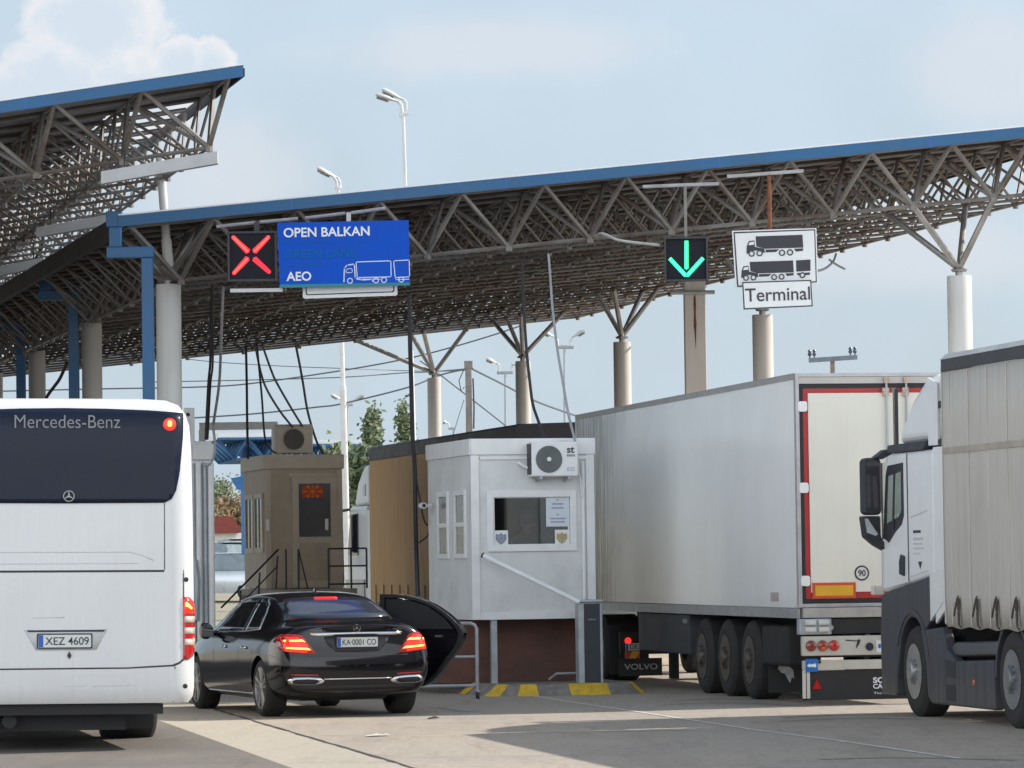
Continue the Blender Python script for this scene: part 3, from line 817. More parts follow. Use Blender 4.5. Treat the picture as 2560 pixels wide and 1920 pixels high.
bracket(t_, o, 1820, 437, 2012, 423)
a = W(1925, 437, YS) - o; MB().tube((a.x, .22, .2), (a.x, .22, a.z), .028, 8).build('drop_tube', m_rust, t_)
MB().box(a.x - .03, a.x + .03, .0405, .2, .1, .25).build('bracket', m_steel, t_)
o = W(1944, 736, YS - .09); YB = YS - .09
t_ = thing('lane_sign', 'white word plate with black border fixed beneath the lorry sign', 'sign', o, 0, 'lane signs')
quad = [lp(1859, 774), lp(2032, 766), lp(2028, 699.5), lp(1855.5, 705)]
MB().prism(quad, 0, .035, 'xz').build('panel', m_signwhite, t_)
MB().ring(quad, [lp(1862, 770.5), lp(2029, 763), lp(2025.5, 702.5), lp(1858.5, 708)], -.003, -.0005, 'xz').build('border', m_ink, t_)
text('lettering', 'Terminal', *[(p + q) / 2 for p, q in zip(lp(1863, 738), lp(2025, 733))], -.004, lp(2025, 735)[0] - lp(1863, 735)[0], m_ink, t_, height=pxm(33), bold=.004, tilt=R(1.2))
# ------------------------------------------------------------------ vehicles (local: x right, y forward, z up, origin on the ground)
def wheel(root, x, y, r, w, side, kind='truck', rim=None):
    """side -1: outer face towards -x"""
    mb = MB(); s = side
    ri = r * (.73 if kind == 'car' else .60)
    prof = [(ri, w * .8), (ri, .004), (ri * 1.03, -.002), (r * .86, -.004), (r * .945, .014), (r, .05), (r, w - .05), (r * .93, w - .01), (ri, w), (ri, w * .8)]
    mb.lathe([(a, s * (w / 2 - h)) for a, h in prof], (x, y, r), 'x', 40, cap=False)
    t = mb.build('wheel', m_tyre, root, smooth=True)
    o = x + s * w / 2
    if kind == 'car':
        rm = MB(); R0 = r * .74
        rm.lathe([(R0, -s * .0), (R0 * .955, s * .006), (R0 * .93, -s * .02), (R0 * .90, -s * .09)], (o - s * .006, y, r), 'x', 40, cap=False)
        for k in range(5):
            for e in (-8, 8):
                a = R(90 + 72 * k + e); b_ = R(90 + 72 * k + e * 1.5)
                p = Vector((o - s * .03, y + math.cos(a) * R0 * .10, r + math.sin(a) * R0 * .10)); q = Vector((o - s * .012, y + math.cos(b_) * R0 * .95, r + math.sin(b_) * R0 * .95))
                rm.tube(p, q, .019, 6, .015)
        rm.lathe([(R0 * .26, -s * .04), (R0 * .26, s * .0), (R0 * .16, s * .012), (0, s * .012)], (o - s * .02, y, r), 'x', 20)
        rm.build('rim', rim or m_rimsteel, t, smooth=True)
        MB().lathe([(R0 * .9, 0), (0, -s * .01)], (o - s * .12, y, r), 'x', 30).build('brake_disc', m_under, t)
    else:
        rm = MB(); R0 = r * .61
        rm.lathe([(R0, s * .008), (R0 * .95, s * .004), (R0 * .9, -s * .03), (R0 * .82, -s * .07), (R0 * .66, -s * .05), (R0 * .5, s * .0), (R0 * .36, s * .012), (R0 * .34, s * .05), (R0 * .28, s * .065), (0, s * .065)], (o, y, r), 'x', 40)
        for k in range(10):
            a = R(36 * k); rm.tube((o - s * .01, y + math.cos(a) * R0 * .45, r + math.sin(a) * R0 * .45), (o + s * .035, y + math.cos(a) * R0 * .45, r + math.sin(a) * R0 * .45), .016, 6)
        rm.build('rim', rim or m_rimsteel, t, smooth=True)
        hb = MB()
        for k in range(10):
            a = R(36 * k + 18); hb.lathe([(.034, 0), (.034, s * .004)], (o - s * .055, y + math.cos(a) * R0 * .72, r + math.sin(a) * R0 * .72), 'x', 8)
        hb.build('rim_opening', m_under, t)
    return t
def ring_rect(w0, y0, y1, r, z, inset=0.0, n=6):
    return [(x, y, z) for x, y in rrect(-w0 + inset, w0 - inset, y0 + inset, y1 - inset, max(.02, r - inset * .3), n)]
def numplate(root, x, z, y, w, h, s, lab=None):
    p = MB().prism(rrect(x - w / 2, x + w / 2, z - h / 2, z + h / 2, .01, 3), y - .012, y, 'xz').build('number_plate', m_plate, root, label=lab)
    MB().box(x - w / 2 + .004, x - w / 2 + w * .095, y - .0150, y - .0125, z - h / 2 + .004, z + h / 2 - .004).build('plate_band', m_eu, p)
    text('plate_lettering', s, x + w * .045, z, y - .0145, w * .82, m_ink, p, height=h * .62, bold=.004, depth=.001)
    MB().ring(rrect(x - w / 2 - .012, x + w / 2 + .012, z - h / 2 - .012, z + h / 2 + .012, .014, 3), rrect(x - w / 2, x + w / 2, z - h / 2, z + h / 2, .01, 3), y - .016, y, 'xz').build('plate_frame', m_ink, p)
    return p
def star(root, x, z, y, r, mat, name='star_badge'):
    o = MB().ring(circ(x, z, r, 28), circ(x, z, r * .86, 28), y - .01, y, 'xz').build(name, mat, root)
    mb = MB()
    for k in range(3):
        a = R(90 + 120 * k); d = Vector((math.cos(a), math.sin(a))); s = Vector((-d.y, d.x)); c = Vector((x, z))
        mb.prism([c + s * r * .17, c - s * r * .17, c + d * r * .9 - s * .002, c + d * r * .9 + s * .002], y - .011 - k * .0006, y - .001, 'xz')
    mb.build('badge_star', mat, o); return o

# ================================================================== coach
BW = 1.255; TB = R(11)
pc = W(157, 1440, 41.0)
bus = thing('coach', 'white coach seen from behind with dark rear window and lit brake light', 'coach', (pc.x - .0, 41.0, 0), TB)
bus.rotation_euler = (0, R(.55), TB); bus.scale = (1.032, 1, 1.012)
rings = []
for z, i_ in ((.47, .05), (.53, .012), (.62, 0), (.9, 0), (1.6, .004), (2.3, .012), (2.9, .024), (3.15, .04), (3.27, .075), (3.36, .14), (3.41, .25), (3.43, .45)):
    rings.append(ring_rect(BW, 0, 12.2, .24, z, i_, 8))
body = MB().loft(rings).build('body', m_white, bus, smooth=True)
bv = bvh_of(body)
def bp(name, poly, mat, off=.006, step=.1, thick=.012, lab=None): return patch(name, bv, poly, mat, bus, -3, (0, 1, 0), 'xz', off, step, thick, lab)
win = [(-.95, 2.405), (.0, 2.40), (.95, 2.405), (1.015, 2.44), (1.055, 2.52), (1.085, 2.66), (1.12, 3.0), (1.135, 3.27), (.8, 3.295), (.4, 3.31), (0, 3.315), (-.4, 3.31), (-.8, 3.295), (-1.135, 3.27), (-1.12, 3.0), (-1.085, 2.66), (-1.055, 2.52), (-1.015, 2.44)]
rw = bp('rear_window', win, m_busglass, .016, .05)
star(rw, .04, 2.47, -.008, .054, M('badge_silver', (.30, .32, .34), .35, .6))
text('lettering', 'Mercedes-Benz', .03, 3.19, .022, 1.0, M('silver_letter', (.22, .23, .25), .45, .1), rw, height=.125, bold=-.004, depth=.006)
lm = MB().lathe([(.062, -.02), (.052, -.035), (0, -.039)], (1.0, 0.045, 3.165), 'y', 20).build('brake_light', m_redlit, bus, smooth=True)
MB().prism(rrect(.98, 1.02, 3.145, 3.20, .012, 3), -.002, .0075, 'xz').build('lamp_filament', m_orangelit, lm)
bp('roof_seam', [(1.143, 3.26), (1.153, 3.26), (1.158, 3.345), (1.148, 3.345)], m_gap, .002, .2, .004)
for nm, pl in (('panel_gap', [(-1.12, 1.735), (1.135, 1.735), (1.135, 1.755), (-1.12, 1.755)]), ('panel_gap', [(.945, 1.757), (.953, 1.757), (.953, 2.40), (.945, 2.40)]),
               ('panel_gap', [(1.128, .885), (1.138, .885), (1.138, 1.73), (1.128, 1.73)]), ('panel_gap', [(-1.09, .800), (.6, .803), (1.04, .822), (1.10, .85), (1.133, .88), (1.12, .892), (1.08, .862), (1.02, .838), (.6, .817), (-1.09, .815)]),
               ('panel_gap', [(1.028, .48), (1.038, .48), (1.052, .815), (1.042, .818)])):
    bp(nm, pl, m_gap, .003, .2, .005)
# soft swage lines pressed into the engine lid, bumper flaps
for pl in ([(-1.0, 1.925), (.62, 1.925), (.74, 1.89), (.84, 1.845), (.845, 1.851), (.74, 1.898), (.62, 1.932), (-1.0, 1.932)], [(-1.0, 1.815), (.70, 1.815), (.70, 1.821), (-1.0, 1.821)],
           [(-.0, .505), (.006, .505), (.006, .635), (.18, .635), (.18, .505), (.186, .505), (.186, .642), (-.0, .642)], [(.275, .505), (.281, .505), (.281, .635), (.665, .635), (.665, .505), (.671, .505), (.671, .642), (.275, .642)],
           [(-.0, 1.305), (-.30, 1.30), (-.30, 1.296), (0, 1.296)]):
    bp('panel_crease', pl, m_softgap, .002, .2, .004)
bp('plate_recess', [(-.385, 1.185), (.41, 1.185), (.30, .985), (-.27, .985)], M('recess_white', (.60, .62, .63), .5, var=.03), .002, .2, .004)
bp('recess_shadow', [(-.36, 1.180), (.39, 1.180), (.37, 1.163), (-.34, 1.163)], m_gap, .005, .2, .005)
numplate(bus, .0, 1.075, -.012, .50, .122, 'XEZ 4609')
MB().prism([(.045, .975), (.065, .935), (.045, .90), (.025, .935)], -.014, -.004, 'xz').build('lid_lock', m_ink, bus)
tail = [(1.138, .90), (1.175, .90), (1.215, .925), (1.235, .97), (1.24, 1.38), (1.222, 1.44), (1.18, 1.475), (1.138, 1.478)]
def tl(poly, mat, name, off): return patch(name, bv, poly, mat, bus, -3, (-.42, 1, 0) if False else (0, 1, 0), 'xz', off, .04, .02)
tl_ = tl([(1.128, .885), (1.18, .885), (1.222, .912), (1.243, .96), (1.248, 1.385), (1.228, 1.452), (1.185, 1.49), (1.128, 1.492)], m_red, 'tail_light', .010)
def sub(poly, mat, name, off):
    p = tl(poly, mat, name, off); p.parent = tl_; return p
sub([(1.137, 1.33), (1.236, 1.33), (1.232, 1.39), (1.217, 1.44), (1.18, 1.475), (1.137, 1.477)], m_redlit, 'lamp_segment', .016)
sub([(1.142, 1.40), (1.165, 1.395), (1.20, 1.372), (1.21, 1.385), (1.18, 1.42), (1.15, 1.445), (1.142, 1.43)], m_orangelit, 'lamp_segment', .020)
for z in (1.275, 1.165, 1.055): sub([(1.137, z - .03), (1.238, z - .03), (1.238, z + .03), (1.137, z + .03)], m_clearlens, 'lamp_segment', .016)
for sx, sz in ((1.155, 1.66), (1.145, .63)):
    MB().lathe([(.024, -.004), (.018, -.016), (0, -.018)], (sx, .012, sz), 'y', 14).build('parking_sensor', m_ink, bus)
for sgn in (-1, 1):
    patch('side_window', bv, [(.75, 1.75), (11.6, 1.6), (11.75, 2.95), (.75, 2.98)], m_busglass, bus, 3.0 * sgn, (-sgn, 0, 0), 'yz', .006, .3, .01)
    for y in (2.9, 5.1, 7.3, 9.5): patch('window_joint', bv, [(y, 1.75), (y + .03, 1.75), (y + .03, 2.96), (y, 2.96)], m_ink, bus, 3.0 * sgn, (-sgn, 0, 0), 'yz', .010, .3, .004)
    patch('panel_gap', bv, [(.3, .80), (11.9, .80), (11.9, .815), (.3, .815)], m_gap, bus, 3.0 * sgn, (-sgn, 0, 0), 'yz', .003, .5, .005)
# running gear
MB().box(-1.15, .92, .25, 11.8, .36, .46).box(-.95, .62, .45, 2.4, .20, .36).box(-1.1, .95, .15, .24, .36, .46).build('chassis', m_under, bus)
for sx, sd_ in ((.90, 1), (-.90, -1)):
    wheel(bus, sx, 3.2, .50, .55, sd_); wheel(bus, sx + .12 * sd_, 9.3, .50, .30, sd_)
MB().prism([(.55, .14), (1.08, .14), (1.10, .46), (.55, .46)], 2.35, 2.37, 'xz').build('mudflap', m_dark, bus)
MB().tube((-.5, .25, .30), (-.5, .6, .30), .07, 12).build('exhaust_pipe', m_under, bus)

# ================================================================== black saloon
TC = R(18.3); pr = W(899, 1604, 49.35)
car = thing('car', 'black saloon car with lit tail lights and its far rear door open', 'car', (pr.x, 49.35, 0), TC)
def sec(y, pts, sh=()):
    """half section bottom to top -> full ring of points"""
    L = []
    for x, z in pts: L.append((x, y, z))
    return L
# y: (bottom half width, z) sill, low, mid, shoulder, deck edge, glass low, glass high, roof edge, roof mid
S = [
 (.00, [(.62, .30), (.74, .33), (.83, .46), (.86, .66), (.82, .84), (.74, .99), (.62, 1.055), (.5, 1.07), (.34, 1.08), (.17, 1.085), (.0, 1.087)]),
 (.16, [(.66, .26), (.82, .30), (.90, .46), (.925, .67), (.90, .86), (.82, 1.00), (.69, 1.075), (.55, 1.09), (.37, 1.10), (.18, 1.105), (.0, 1.107)]),
 (.45, [(.70, .22), (.87, .28), (.935, .46), (.945, .69), (.925, .88), (.87, 1.00), (.76, 1.085), (.60, 1.115), (.40, 1.13), (.2, 1.135), (.0, 1.137)]),
 (.80, [(.74, .18), (.89, .26), (.945, .46), (.95, .70), (.935, .89), (.885, 1.0), (.79, 1.07), (.70, 1.125), (.50, 1.155), (.25, 1.165), (.0, 1.167)]),
 (1.20, [(.76, .18), (.90, .25), (.945, .46), (.95, .71), (.935, .89), (.89, .99), (.82, 1.06), (.70, 1.245), (.56, 1.31), (.28, 1.33), (.0, 1.333)]),
 (1.65, [(.77, .18), (.905, .24), (.945, .46), (.95, .71), (.935, .89), (.895, .975), (.84, 1.04), (.68, 1.35), (.575, 1.435), (.29, 1.46), (.0, 1.466)]),
 (2.2, [(.78, .18), (.91, .24), (.945, .46), (.95, .70), (.935, .88), (.90, .96), (.85, 1.02), (.68, 1.375), (.585, 1.455), (.29, 1.482), (.0, 1.488)]),
 (2.8, [(.78, .18), (.91, .24), (.945, .46), (.948, .69), (.932, .87), (.90, .95), (.85, 1.01), (.68, 1.37), (.58, 1.45), (.29, 1.476), (.0, 1.482)]),
 (3.25, [(.78, .18), (.91, .24), (.945, .46), (.945, .69), (.93, .86), (.90, .945), (.85, 1.0), (.69, 1.30), (.58, 1.385), (.29, 1.42), (.0, 1.428)]),
 (3.75, [(.78, .18), (.91, .24), (.94, .46), (.945, .68), (.925, .85), (.90, .93), (.86, .98), (.74, 1.10), (.58, 1.17), (.29, 1.20), (.0, 1.21)]),
 (4.10, [(.77, .19), (.90, .25), (.935, .46), (.94, .67), (.915, .83), (.88, .91), (.83, .95), (.72, .985), (.54, 1.01), (.27, 1.02), (.0, 1.025)]),
 (4.7, [(.74, .20), (.86, .26), (.905, .45), (.905, .62), (.875, .77), (.83, .83), (.76, .86), (.64, .89), (.48, .915), (.24, .925), (.0, .93)]),
 (5.08, [(.64, .22), (.74, .28), (.79, .42), (.79, .56), (.75, .68), (.69, .74), (.61, .77), (.5, .79), (.36, .805), (.18, .81), (.0, .81)]),
 (5.22, [(.45, .26), (.52, .30), (.56, .40), (.56, .52), (.52, .60), (.47, .65), (.41, .68), (.33, .69), (.24, .70), (.12, .70), (.0, .70)]),
]
rear = {.46: -.02, .66: -.045}
mb = MB(); nS = len(S); K = len(S[0][1]); NP = 2 * K
for y, pts in S:
    ring = [(x, z) for x, z in pts] + [(-x, z) for x, z in reversed(pts[:-1])] + [(0.0, pts[0][1])]
    for x, z in ring:
        yy = y
        if y < .5:   # rear end: bumper bulge, leaning boot lid, plan curve
            f = 1 - y / .5
            yy += f * (.10 * (abs(x) / .9) ** 3 + (.09 * max(0, (z - .70) / .4)) + (.14 * max(0, (.42 - z) / .2)) - .03 * math.exp(-((z - .62) / .12) ** 2))
        mb.v.append((x, yy, z))
for k in range(nS - 1):
    for i in range(NP):
        j = (i + 1) % NP
        mb.f.append((k * NP + i, k * NP + j, (k + 1) * NP + j, (k + 1) * NP + i))
for base in (0, (nS - 1) * NP):     # end caps as cross strips
    for i in range(K - 2):
        mb.f.append((base + i, base + i + 1, base + 2 * K - 3 - i, base + 2 * K - 2 - i))
    mb.f.append((base, base + 2 * K - 2, base + 2 * K - 1))
    mb.f.append((base + K - 2, base + K - 1, base + K))
cb = mb.build('body', m_carpaint, car, smooth='full')
ss = cb.modifiers.new('sub', 'SUBSURF'); ss.levels = 3; ss.render_levels = 3
cut = MB()
for y in (1.08, 4.245):
    for s_ in (-1, 1): cut.lathe([(.385, s_ * .52), (.385, s_ * 1.1)], (0, y, .345), 'x', 48)
co = cut.build('cutter', None, car)
bo = cb.modifiers.new('arch', 'BOOLEAN'); bo.operation = 'DIFFERENCE'; bo.object = co; bo.solver = 'EXACT'
dg = bpy.context.evaluated_depsgraph_get()
me = bpy.data.meshes.new_from_object(cb.evaluated_get(dg))
cb.modifiers.clear(); cb.data = me; me.name = 'body'
bpy.data.objects.remove(co)
me.polygons.foreach_set('use_smooth', [True] * len(me.polygons))
try: me.set_sharp_from_angle(angle=R(40))
except Exception: pass
MB().box(-.52, .52, .75, 4.6, .19, .62).build('underbody', m_under, car)
cv = bvh_of(cb)
def cp(name, poly, mat, off=.004, step=.05, thick=.008, start=-2, d=(0, 1, 0), plane='xz', lab=None, smooth=True): return patch(name, cv, poly, mat, car, start, d, plane, off, step, thick, lab, smooth)
# glass
m_rearglass = M('tinted_glass', (.035, .042, .062), .06, 0, var=.1, spec=.7)
rwin = cp('rear_window', [(-.64, 1.175), (-.3, 1.165), (0, 1.163), (.3, 1.165), (.64, 1.175), (.60, 1.25), (.545, 1.34), (.47, 1.395), (.25, 1.41), (0, 1.415), (-.25, 1.41), (-.47, 1.395), (-.545, 1.34), (-.60, 1.25)], m_rearglass, .004, .06)
h = cv.ray_cast(Vector((0, -2, 1.37)), Vector((0, 1, 0)))[0]
b_ = cp('high_brake_light', [(-.14, 1.392), (.14, 1.392), (.14, 1.404), (-.14, 1.404)], m_redlit, .008, .05, .006)
b_.parent = rwin
sw = [(1.42, 1.05), (1.62, 1.03), (2.0, 1.02), (2.0, 1.39), (1.8, 1.375), (1.62, 1.315), (1.5, 1.22)]
for sgn in (-1, 1):
    L = [cp('side_window', sw, m_carglass, .004, .06, .008, 2.0 * sgn, (-sgn, 0, 0), 'yz'),
         cp('side_window', [(2.08, 1.02), (2.95, 1.005), (3.42, 1.0), (3.2, 1.2), (2.95, 1.33), (2.6, 1.385), (2.08, 1.395)], m_carglass, .004, .06, .008, 2.0 * sgn, (-sgn, 0, 0), 'yz')]
    cp('window_trim', [(1.36, 1.035), (2.0, 1.003), (2.9, .985), (3.5, .975), (3.5, .987), (2.9, .998), (2.0, 1.016), (1.40, 1.05)], m_chrome, .006, .06, .006, 2.0 * sgn, (-sgn, 0, 0), 'yz')
    cp('window_trim', [(1.36, 1.035), (1.40, 1.05), (1.485, 1.225), (1.61, 1.33), (1.79, 1.39), (1.78, 1.402), (1.60, 1.342), (1.47, 1.235)], m_chrome, .006, .04, .006, 2.0 * sgn, (-sgn, 0, 0), 'yz')
    for y in (1.75, 2.75):
        cp('door_handle', [(y - .11, .80), (y + .11, .80), (y + .11, .83), (y - .11, .83)], m_chrome, .022, .05, .02, 2.0 * sgn, (-sgn, 0, 0), 'yz')
    for pl in ([(2.035, .30), (2.043, .30), (2.043, 1.0), (2.035, 1.0)], [(3.26, .30), (3.268, .30), (3.268, .97), (3.26, .97)], [(1.42, .55), (1.428, .55), (1.36, 1.0), (1.352, 1.0)]):
        cp('shut_line', pl, m_gap, .0015, .1, .003, 2.0 * sgn, (-sgn, 0, 0), 'yz')
    cp('sill_trim', [(1.55, .255), (3.75, .255), (3.75, .275), (1.55, .275)], m_chrome, .006, .1, .008, 2.0 * sgn, (-sgn, 0, 0), 'yz')
    for y in (1.08, 4.245): wheel(car, .795 * sgn, y, .345, .265, sgn, 'car')
    mm = MB(); mm.loft([[(sgn * (.98 + .13 * u), 3.22 + dy, 1.0 + dz) for dy, dz in circ(0, 0, .075 if u in (0, 1) else .10, 12)] for u in (0, .3, .8, 1)])
    mo = mm.build('door_mirror', m_carpaint, car, smooth=True)
    MB().prism(rrect(sgn * 1.05 - .075, sgn * 1.05 + .075, .93, 1.06, .03), 3.118, 3.126, 'xz').build('mirror_glass', m_carglass, mo)
    MB().tube((sgn * .88, 3.25, .97), (sgn * 1.0, 3.24, .98), .03, 8).build('mirror_arm', m_carpaint, mo)
# tail lights wrap round the corners
for sgn in (-1, 1):
    pl = [(sgn * x, z) for x, z in ((.50, .755), (.63, .755), (.80, .775), (.895, .80), (.905, .86), (.885, .95), (.835, .985), (.72, .985), (.645, .965), (.58, .87))]
    t0 = cp('tail_light', pl, m_red, .008, .05, .014)
    for q in ([(.62, .895), (.66, .925), (.85, .918), (.85, .90), (.66, .90)], [(.56, .80), (.60, .825), (.84, .838), (.84, .82), (.62, .803)]):
        c_ = cp('light_bar', [(sgn * x, z) for x, z in q], m_orangelit, .012, .05, .006); c_.parent = t0
    g0 = cp('light_glow', [(sgn * x, z) for x, z in ((.61, .77), (.86, .79), (.865, .955), (.70, .955), (.60, .86))], m_redlit, .010, .05, .004); g0.parent = t0
    cp('reflector', [(sgn * x, z) for x, z in ((.48, .498), (.80, .51), (.80, .525), (.48, .513))], m_red, .006, .05, .008)
    ex = cp('exhaust_tip', [(sgn * x, z) for x, z in ((.40, .435), (.46, .475), (.60, .487), (.76, .487), (.83, .46), (.82, .415), (.72, .392), (.50, .392), (.43, .405))], m_chrome, .012, .05, .02)
    c_ = cp('exhaust_opening', [(sgn * x, z) for x, z in ((.46, .43), (.50, .46), (.60, .466), (.74, .466), (.78, .448), (.77, .418), (.70, .408), (.52, .408))], m_under, .016, .05, .006); c_.parent = ex
cp('chrome_strip', [(-.47, .965), (0, .972), (.47, .965), (.55, .975), (.56, 1.0), (.47, 1.0), (0, 1.005), (-.47, 1.0), (-.56, 1.0), (-.55, .975)], m_chrome, .012, .06, .016)
cp('bumper_trim', [(-.41, .452), (.41, .452), (.41, .466), (-.41, .466)], m_chrome, .010, .1, .012)
cp('plate_recess', [(-.40, .955), (.40, .955), (.36, .86), (.26, .775), (0, .765), (-.26, .775), (-.36, .86)], m_ink, .003, .06, .004)
cp('diffuser', [(-.70, .33), (.70, .33), (.72, .385), (-.72, .385)], m_dark, .004, .1, .006)
cp('shut_line', [(-.62, .728), (0, .718), (.62, .728), (.62, .735), (0, .725), (-.62, .735)], m_gap, .0015, .1, .003)
h = cv.ray_cast(Vector((0, -2, .885)), Vector((0, 1, 0)))[0]
numplate(car, .0, .885, h.y - .012, .50, .112, 'KA\u00b70001 CO')
hs = cv.ray_cast(Vector((0, -2, 1.045)), Vector((0, 1, 0)))[0]
star(car, 0, 1.048, hs.y - .004, .046, m_chrome)
text('badge_lettering', 'S 400 d', -.46, 1.03, cv.ray_cast(Vector((-.46, -2, 1.03)), Vector((0, 1, 0)))[0].y - .003, .19, m_chrome, car, height=.03, depth=.003)
text('badge_lettering', '4MATIC', .50, 1.03, cv.ray_cast(Vector((.50, -2, 1.03)), Vector((0, 1, 0)))[0].y - .003, .13, m_chrome, car, height=.02, depth=.003)
MB().loft([[(dx, 1.9 + u * .14, 1.466 + dz) for dx, dz in ((-.012, 0), (.012, 0), (.004, .01 + .05 * (1 - u)), (-.004, .01 + .05 * (1 - u)))] for u in (0, .5, 1)]).build('roof_aerial', m_carpaint, car)
# open rear door on the far side
dr = MB(); prof = [(0, .32), (.30, .28), (.62, .30), (.78, .42), (.93, .60), (1.10, .78), (1.16, .92), (1.14, 1.0), (.98, 1.16), (.70, 1.33), (.35, 1.42), (0, 1.43)]
for _ in range(2): prof = prof[:1] + [q for a, b in zip(prof[:-1], prof[1:]) for q in ((a[0] * .75 + b[0] * .25, a[1] * .75 + b[1] * .25), (a[0] * .25 + b[0] * .75, a[1] * .25 + b[1] * .75))] + prof[-1:]
dr.prism(prof, -.055, .055, 'xz')
do = dr.build('rear_door', m_carpaint, car, bevel=.03, seg=3, label='open rear door on the far side')
do.location = (.90, 2.06, 0); do.rotation_euler = (0, 0, R(-47))
MB().ring([(x, z) for x, z in prof], [(.06 + x * .9, .06 + z * .93) for x, z in prof], -.075, -.056, 'xz').build('door_seal', m_dark, do)
MB().prism([(.08, 1.0), (1.02, 1.0), (.90, 1.13), (.66, 1.28), (.35, 1.36), (.08, 1.37)], -.0625, -.0575, 'xz').build('door_window', m_dark, do)
MB().box(.78, .86, -.085, -.058, .90, .925).build('inner_handle', m_chrome, do)
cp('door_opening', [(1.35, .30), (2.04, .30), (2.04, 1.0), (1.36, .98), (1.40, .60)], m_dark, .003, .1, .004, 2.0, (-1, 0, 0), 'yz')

# ================================================================== refrigerated trailer
TT = R(10.4); cT, sT = math.cos(TT), math.sin(TT)
pl_ = W(2000, 1540, 51.2)
rf = thing('trailer', 'white refrigerated box trailer, rear doors edged in red, queuing by the white booth', 'trailer', (pl_.x + 1.25 * cT, 51.2 + 1.25 * sT, 0), TT)
X0, X1 = -1.25, 1.25; rf.scale = (1, 1, 1.013)
MB().box(X0, X1, .10, 13.75, 1.17, 3.99).build('box_body', m_reefer, rf, bevel=.012)
MB().box(X0 - .012, X0 + .02, .06, 13.75, 1.05, 1.168).box(X1 - .02, X1 + .012, .06, 13.75, 1.05, 1.168).build('side_rail', m_alu, rf)
MB().box(X0 - .012, X0 + .05, .06, 13.76, 3.93, 4.005).box(X1 - .05, X1 + .012, .06, 13.76, 3.93, 4.005).build('top_rail', m_alu, rf)
MB().box(X0 - .015, X1 + .015, 13.76, 13.80, 1.2, 4.0).box(-1.0, 1.0, 13.81, 14.25, 1.9, 3.7).build('cooling_unit', m_white, rf, bevel=.02)
MB().box(X0 - .005, X0 - .001, 1.05, 1.45, 1.25, 1.36).build('maker_label', M('label_pink', (.42, .36, .38), .6, var=.2, vs=30), rf)
# rear portal
MB().frame(X0 - .01, X1 + .01, 1.18, 4.0, .045, .0, .10).build('portal_frame', m_alu, rf, bevel=.006)
MB().box(X0 + .036, X1 - .036, .012, .099, 3.875, 3.954).build('header', M('header_grey', (.47, .46, .43), .5, var=.06), rf)
MB().frame(X0 + .037, X1 - .037, 1.226, 3.874, .05, .03, .099).build('seal', m_dark, rf)
for a_, b2_ in ((X0 + .088, -.028), (.038, X1 - .088)):
    d0 = MB().box(a_, b2_, .035, .098, 1.28, 3.815).build('door', m_redband, rf, bevel=.006)
    lf = a_ + (.062 if a_ < 0 else 0); rg = b2_ - (0 if a_ < 0 else .062)
    MB().box(lf, rg, .018, .034, 1.36, 3.76).build('door_skin', m_cream, d0, bevel=.004)
    for lx in ((-.115,) if a_ < 0 else (.135,)):
        lb = MB().tube((lx, -.01, 1.2), (lx, -.01, 3.95), .014, 8).build('lock_rod', m_galv, d0, smooth=True)
        m_wb = M('worn_bracket', (.45, .33, .27), .6, var=.3, vs=20)
        for bx_ in ((lx - .05, lx + .03, -.02, .016, 3.72, 3.82), (lx - .03, lx + .03, -.03, .005, 3.875, 3.945), (lx - .03, lx + .06, -.035, -.012, 2.44, 2.50)): MB().box(*bx_).build('lock_fitting', m_wb, d0)
    for z in (3.60, 2.62, 1.50):
        hx = X0 + .02 if a_ < 0 else X1 - .11
        MB().prism(rrect(hx, hx + .115, z - .062, z + .062, .03), -.006, .016, 'xz').build('hinge', m_trim, d0)
MB().box(.0, .034, .02, .03, 1.3, 3.81).build('door_gasket', m_dark, rf)
c = (-.46, 1.585)
o9 = MB().prism(circ(*c, .092, 28), .0125, .0175, 'xz').build('speed_disc', m_ink, rf)
MB().prism(circ(*c, .073, 28), .0095, .012, 'xz').build('disc_face', M('disc_white', (.62, .58, .57), .5, var=.04), o9)
text('disc_number', '90', c[0], c[1], .0085, .095, m_ink, o9, height=.075, bold=.02, depth=.001)
op = MB().box(-1.085, -.54, .008, .0175, 1.285, 1.475).build('reflector_plate', M('reflect_red', (.55, .07, .02), .5, var=.1), rf)
MB().box(-1.05, -.575, .004, .0075, 1.318, 1.442).build('plate_centre', m_orange, op)
MB().box(X0 + .04, .9, -.03, .14, 1.055, 1.175).build('rear_sill', M('sill_grey', (.36, .35, .33), .6, var=.12, vs=5), rf, bevel=.006)
bf = MB().box(X0 - .02, X0 + .38, -.05, .10, .855, 1.045).build('bumper_bracket', m_galv, rf, bevel=.01)
for i in range(2):
    for k in range(2):
        xx = X0 + .045 + i * .165; z = 1.0 - k * .085
        MB().tube((xx, -.075, z), (xx + .13, -.075, z), .034, 14).build('bumper_roller', M('roller', (.55, .55, .54), .5, var=.1), bf, smooth=True)
MB().box(X0 + .4, 1.2, .02, .12, .86, 1.04).build('rear_chassis', m_under, rf)
MB().lathe([(.035, 0), (.03, -.02), (0, -.022)], (-.86, .018, .935), 'y', 14).build('coupling', m_galv, rf)
lb = MB().box(X0 + .01, 1.2, -.06, .04, .60, .835).build('light_bar', M('bar_white', (.47, .455, .415), .5, var=.08, vs=3), rf, bevel=.012)
for x, mt in ((-1.135, M('lens_deep', (.20, .025, .018), .2, var=.15, vs=12, coat=.5)), (-.99, M('lens_deep_amber', (.24, .03, .015), .2, var=.15, vs=12, coat=.5)), (-.848, m_red)):
    l_ = MB().lathe([(.067, 0), (.065, -.02), (.046, -.033), (0, -.036)], (x, -.06, .72), 'y', 24).build('tail_lamp', mt, lb, smooth=True)
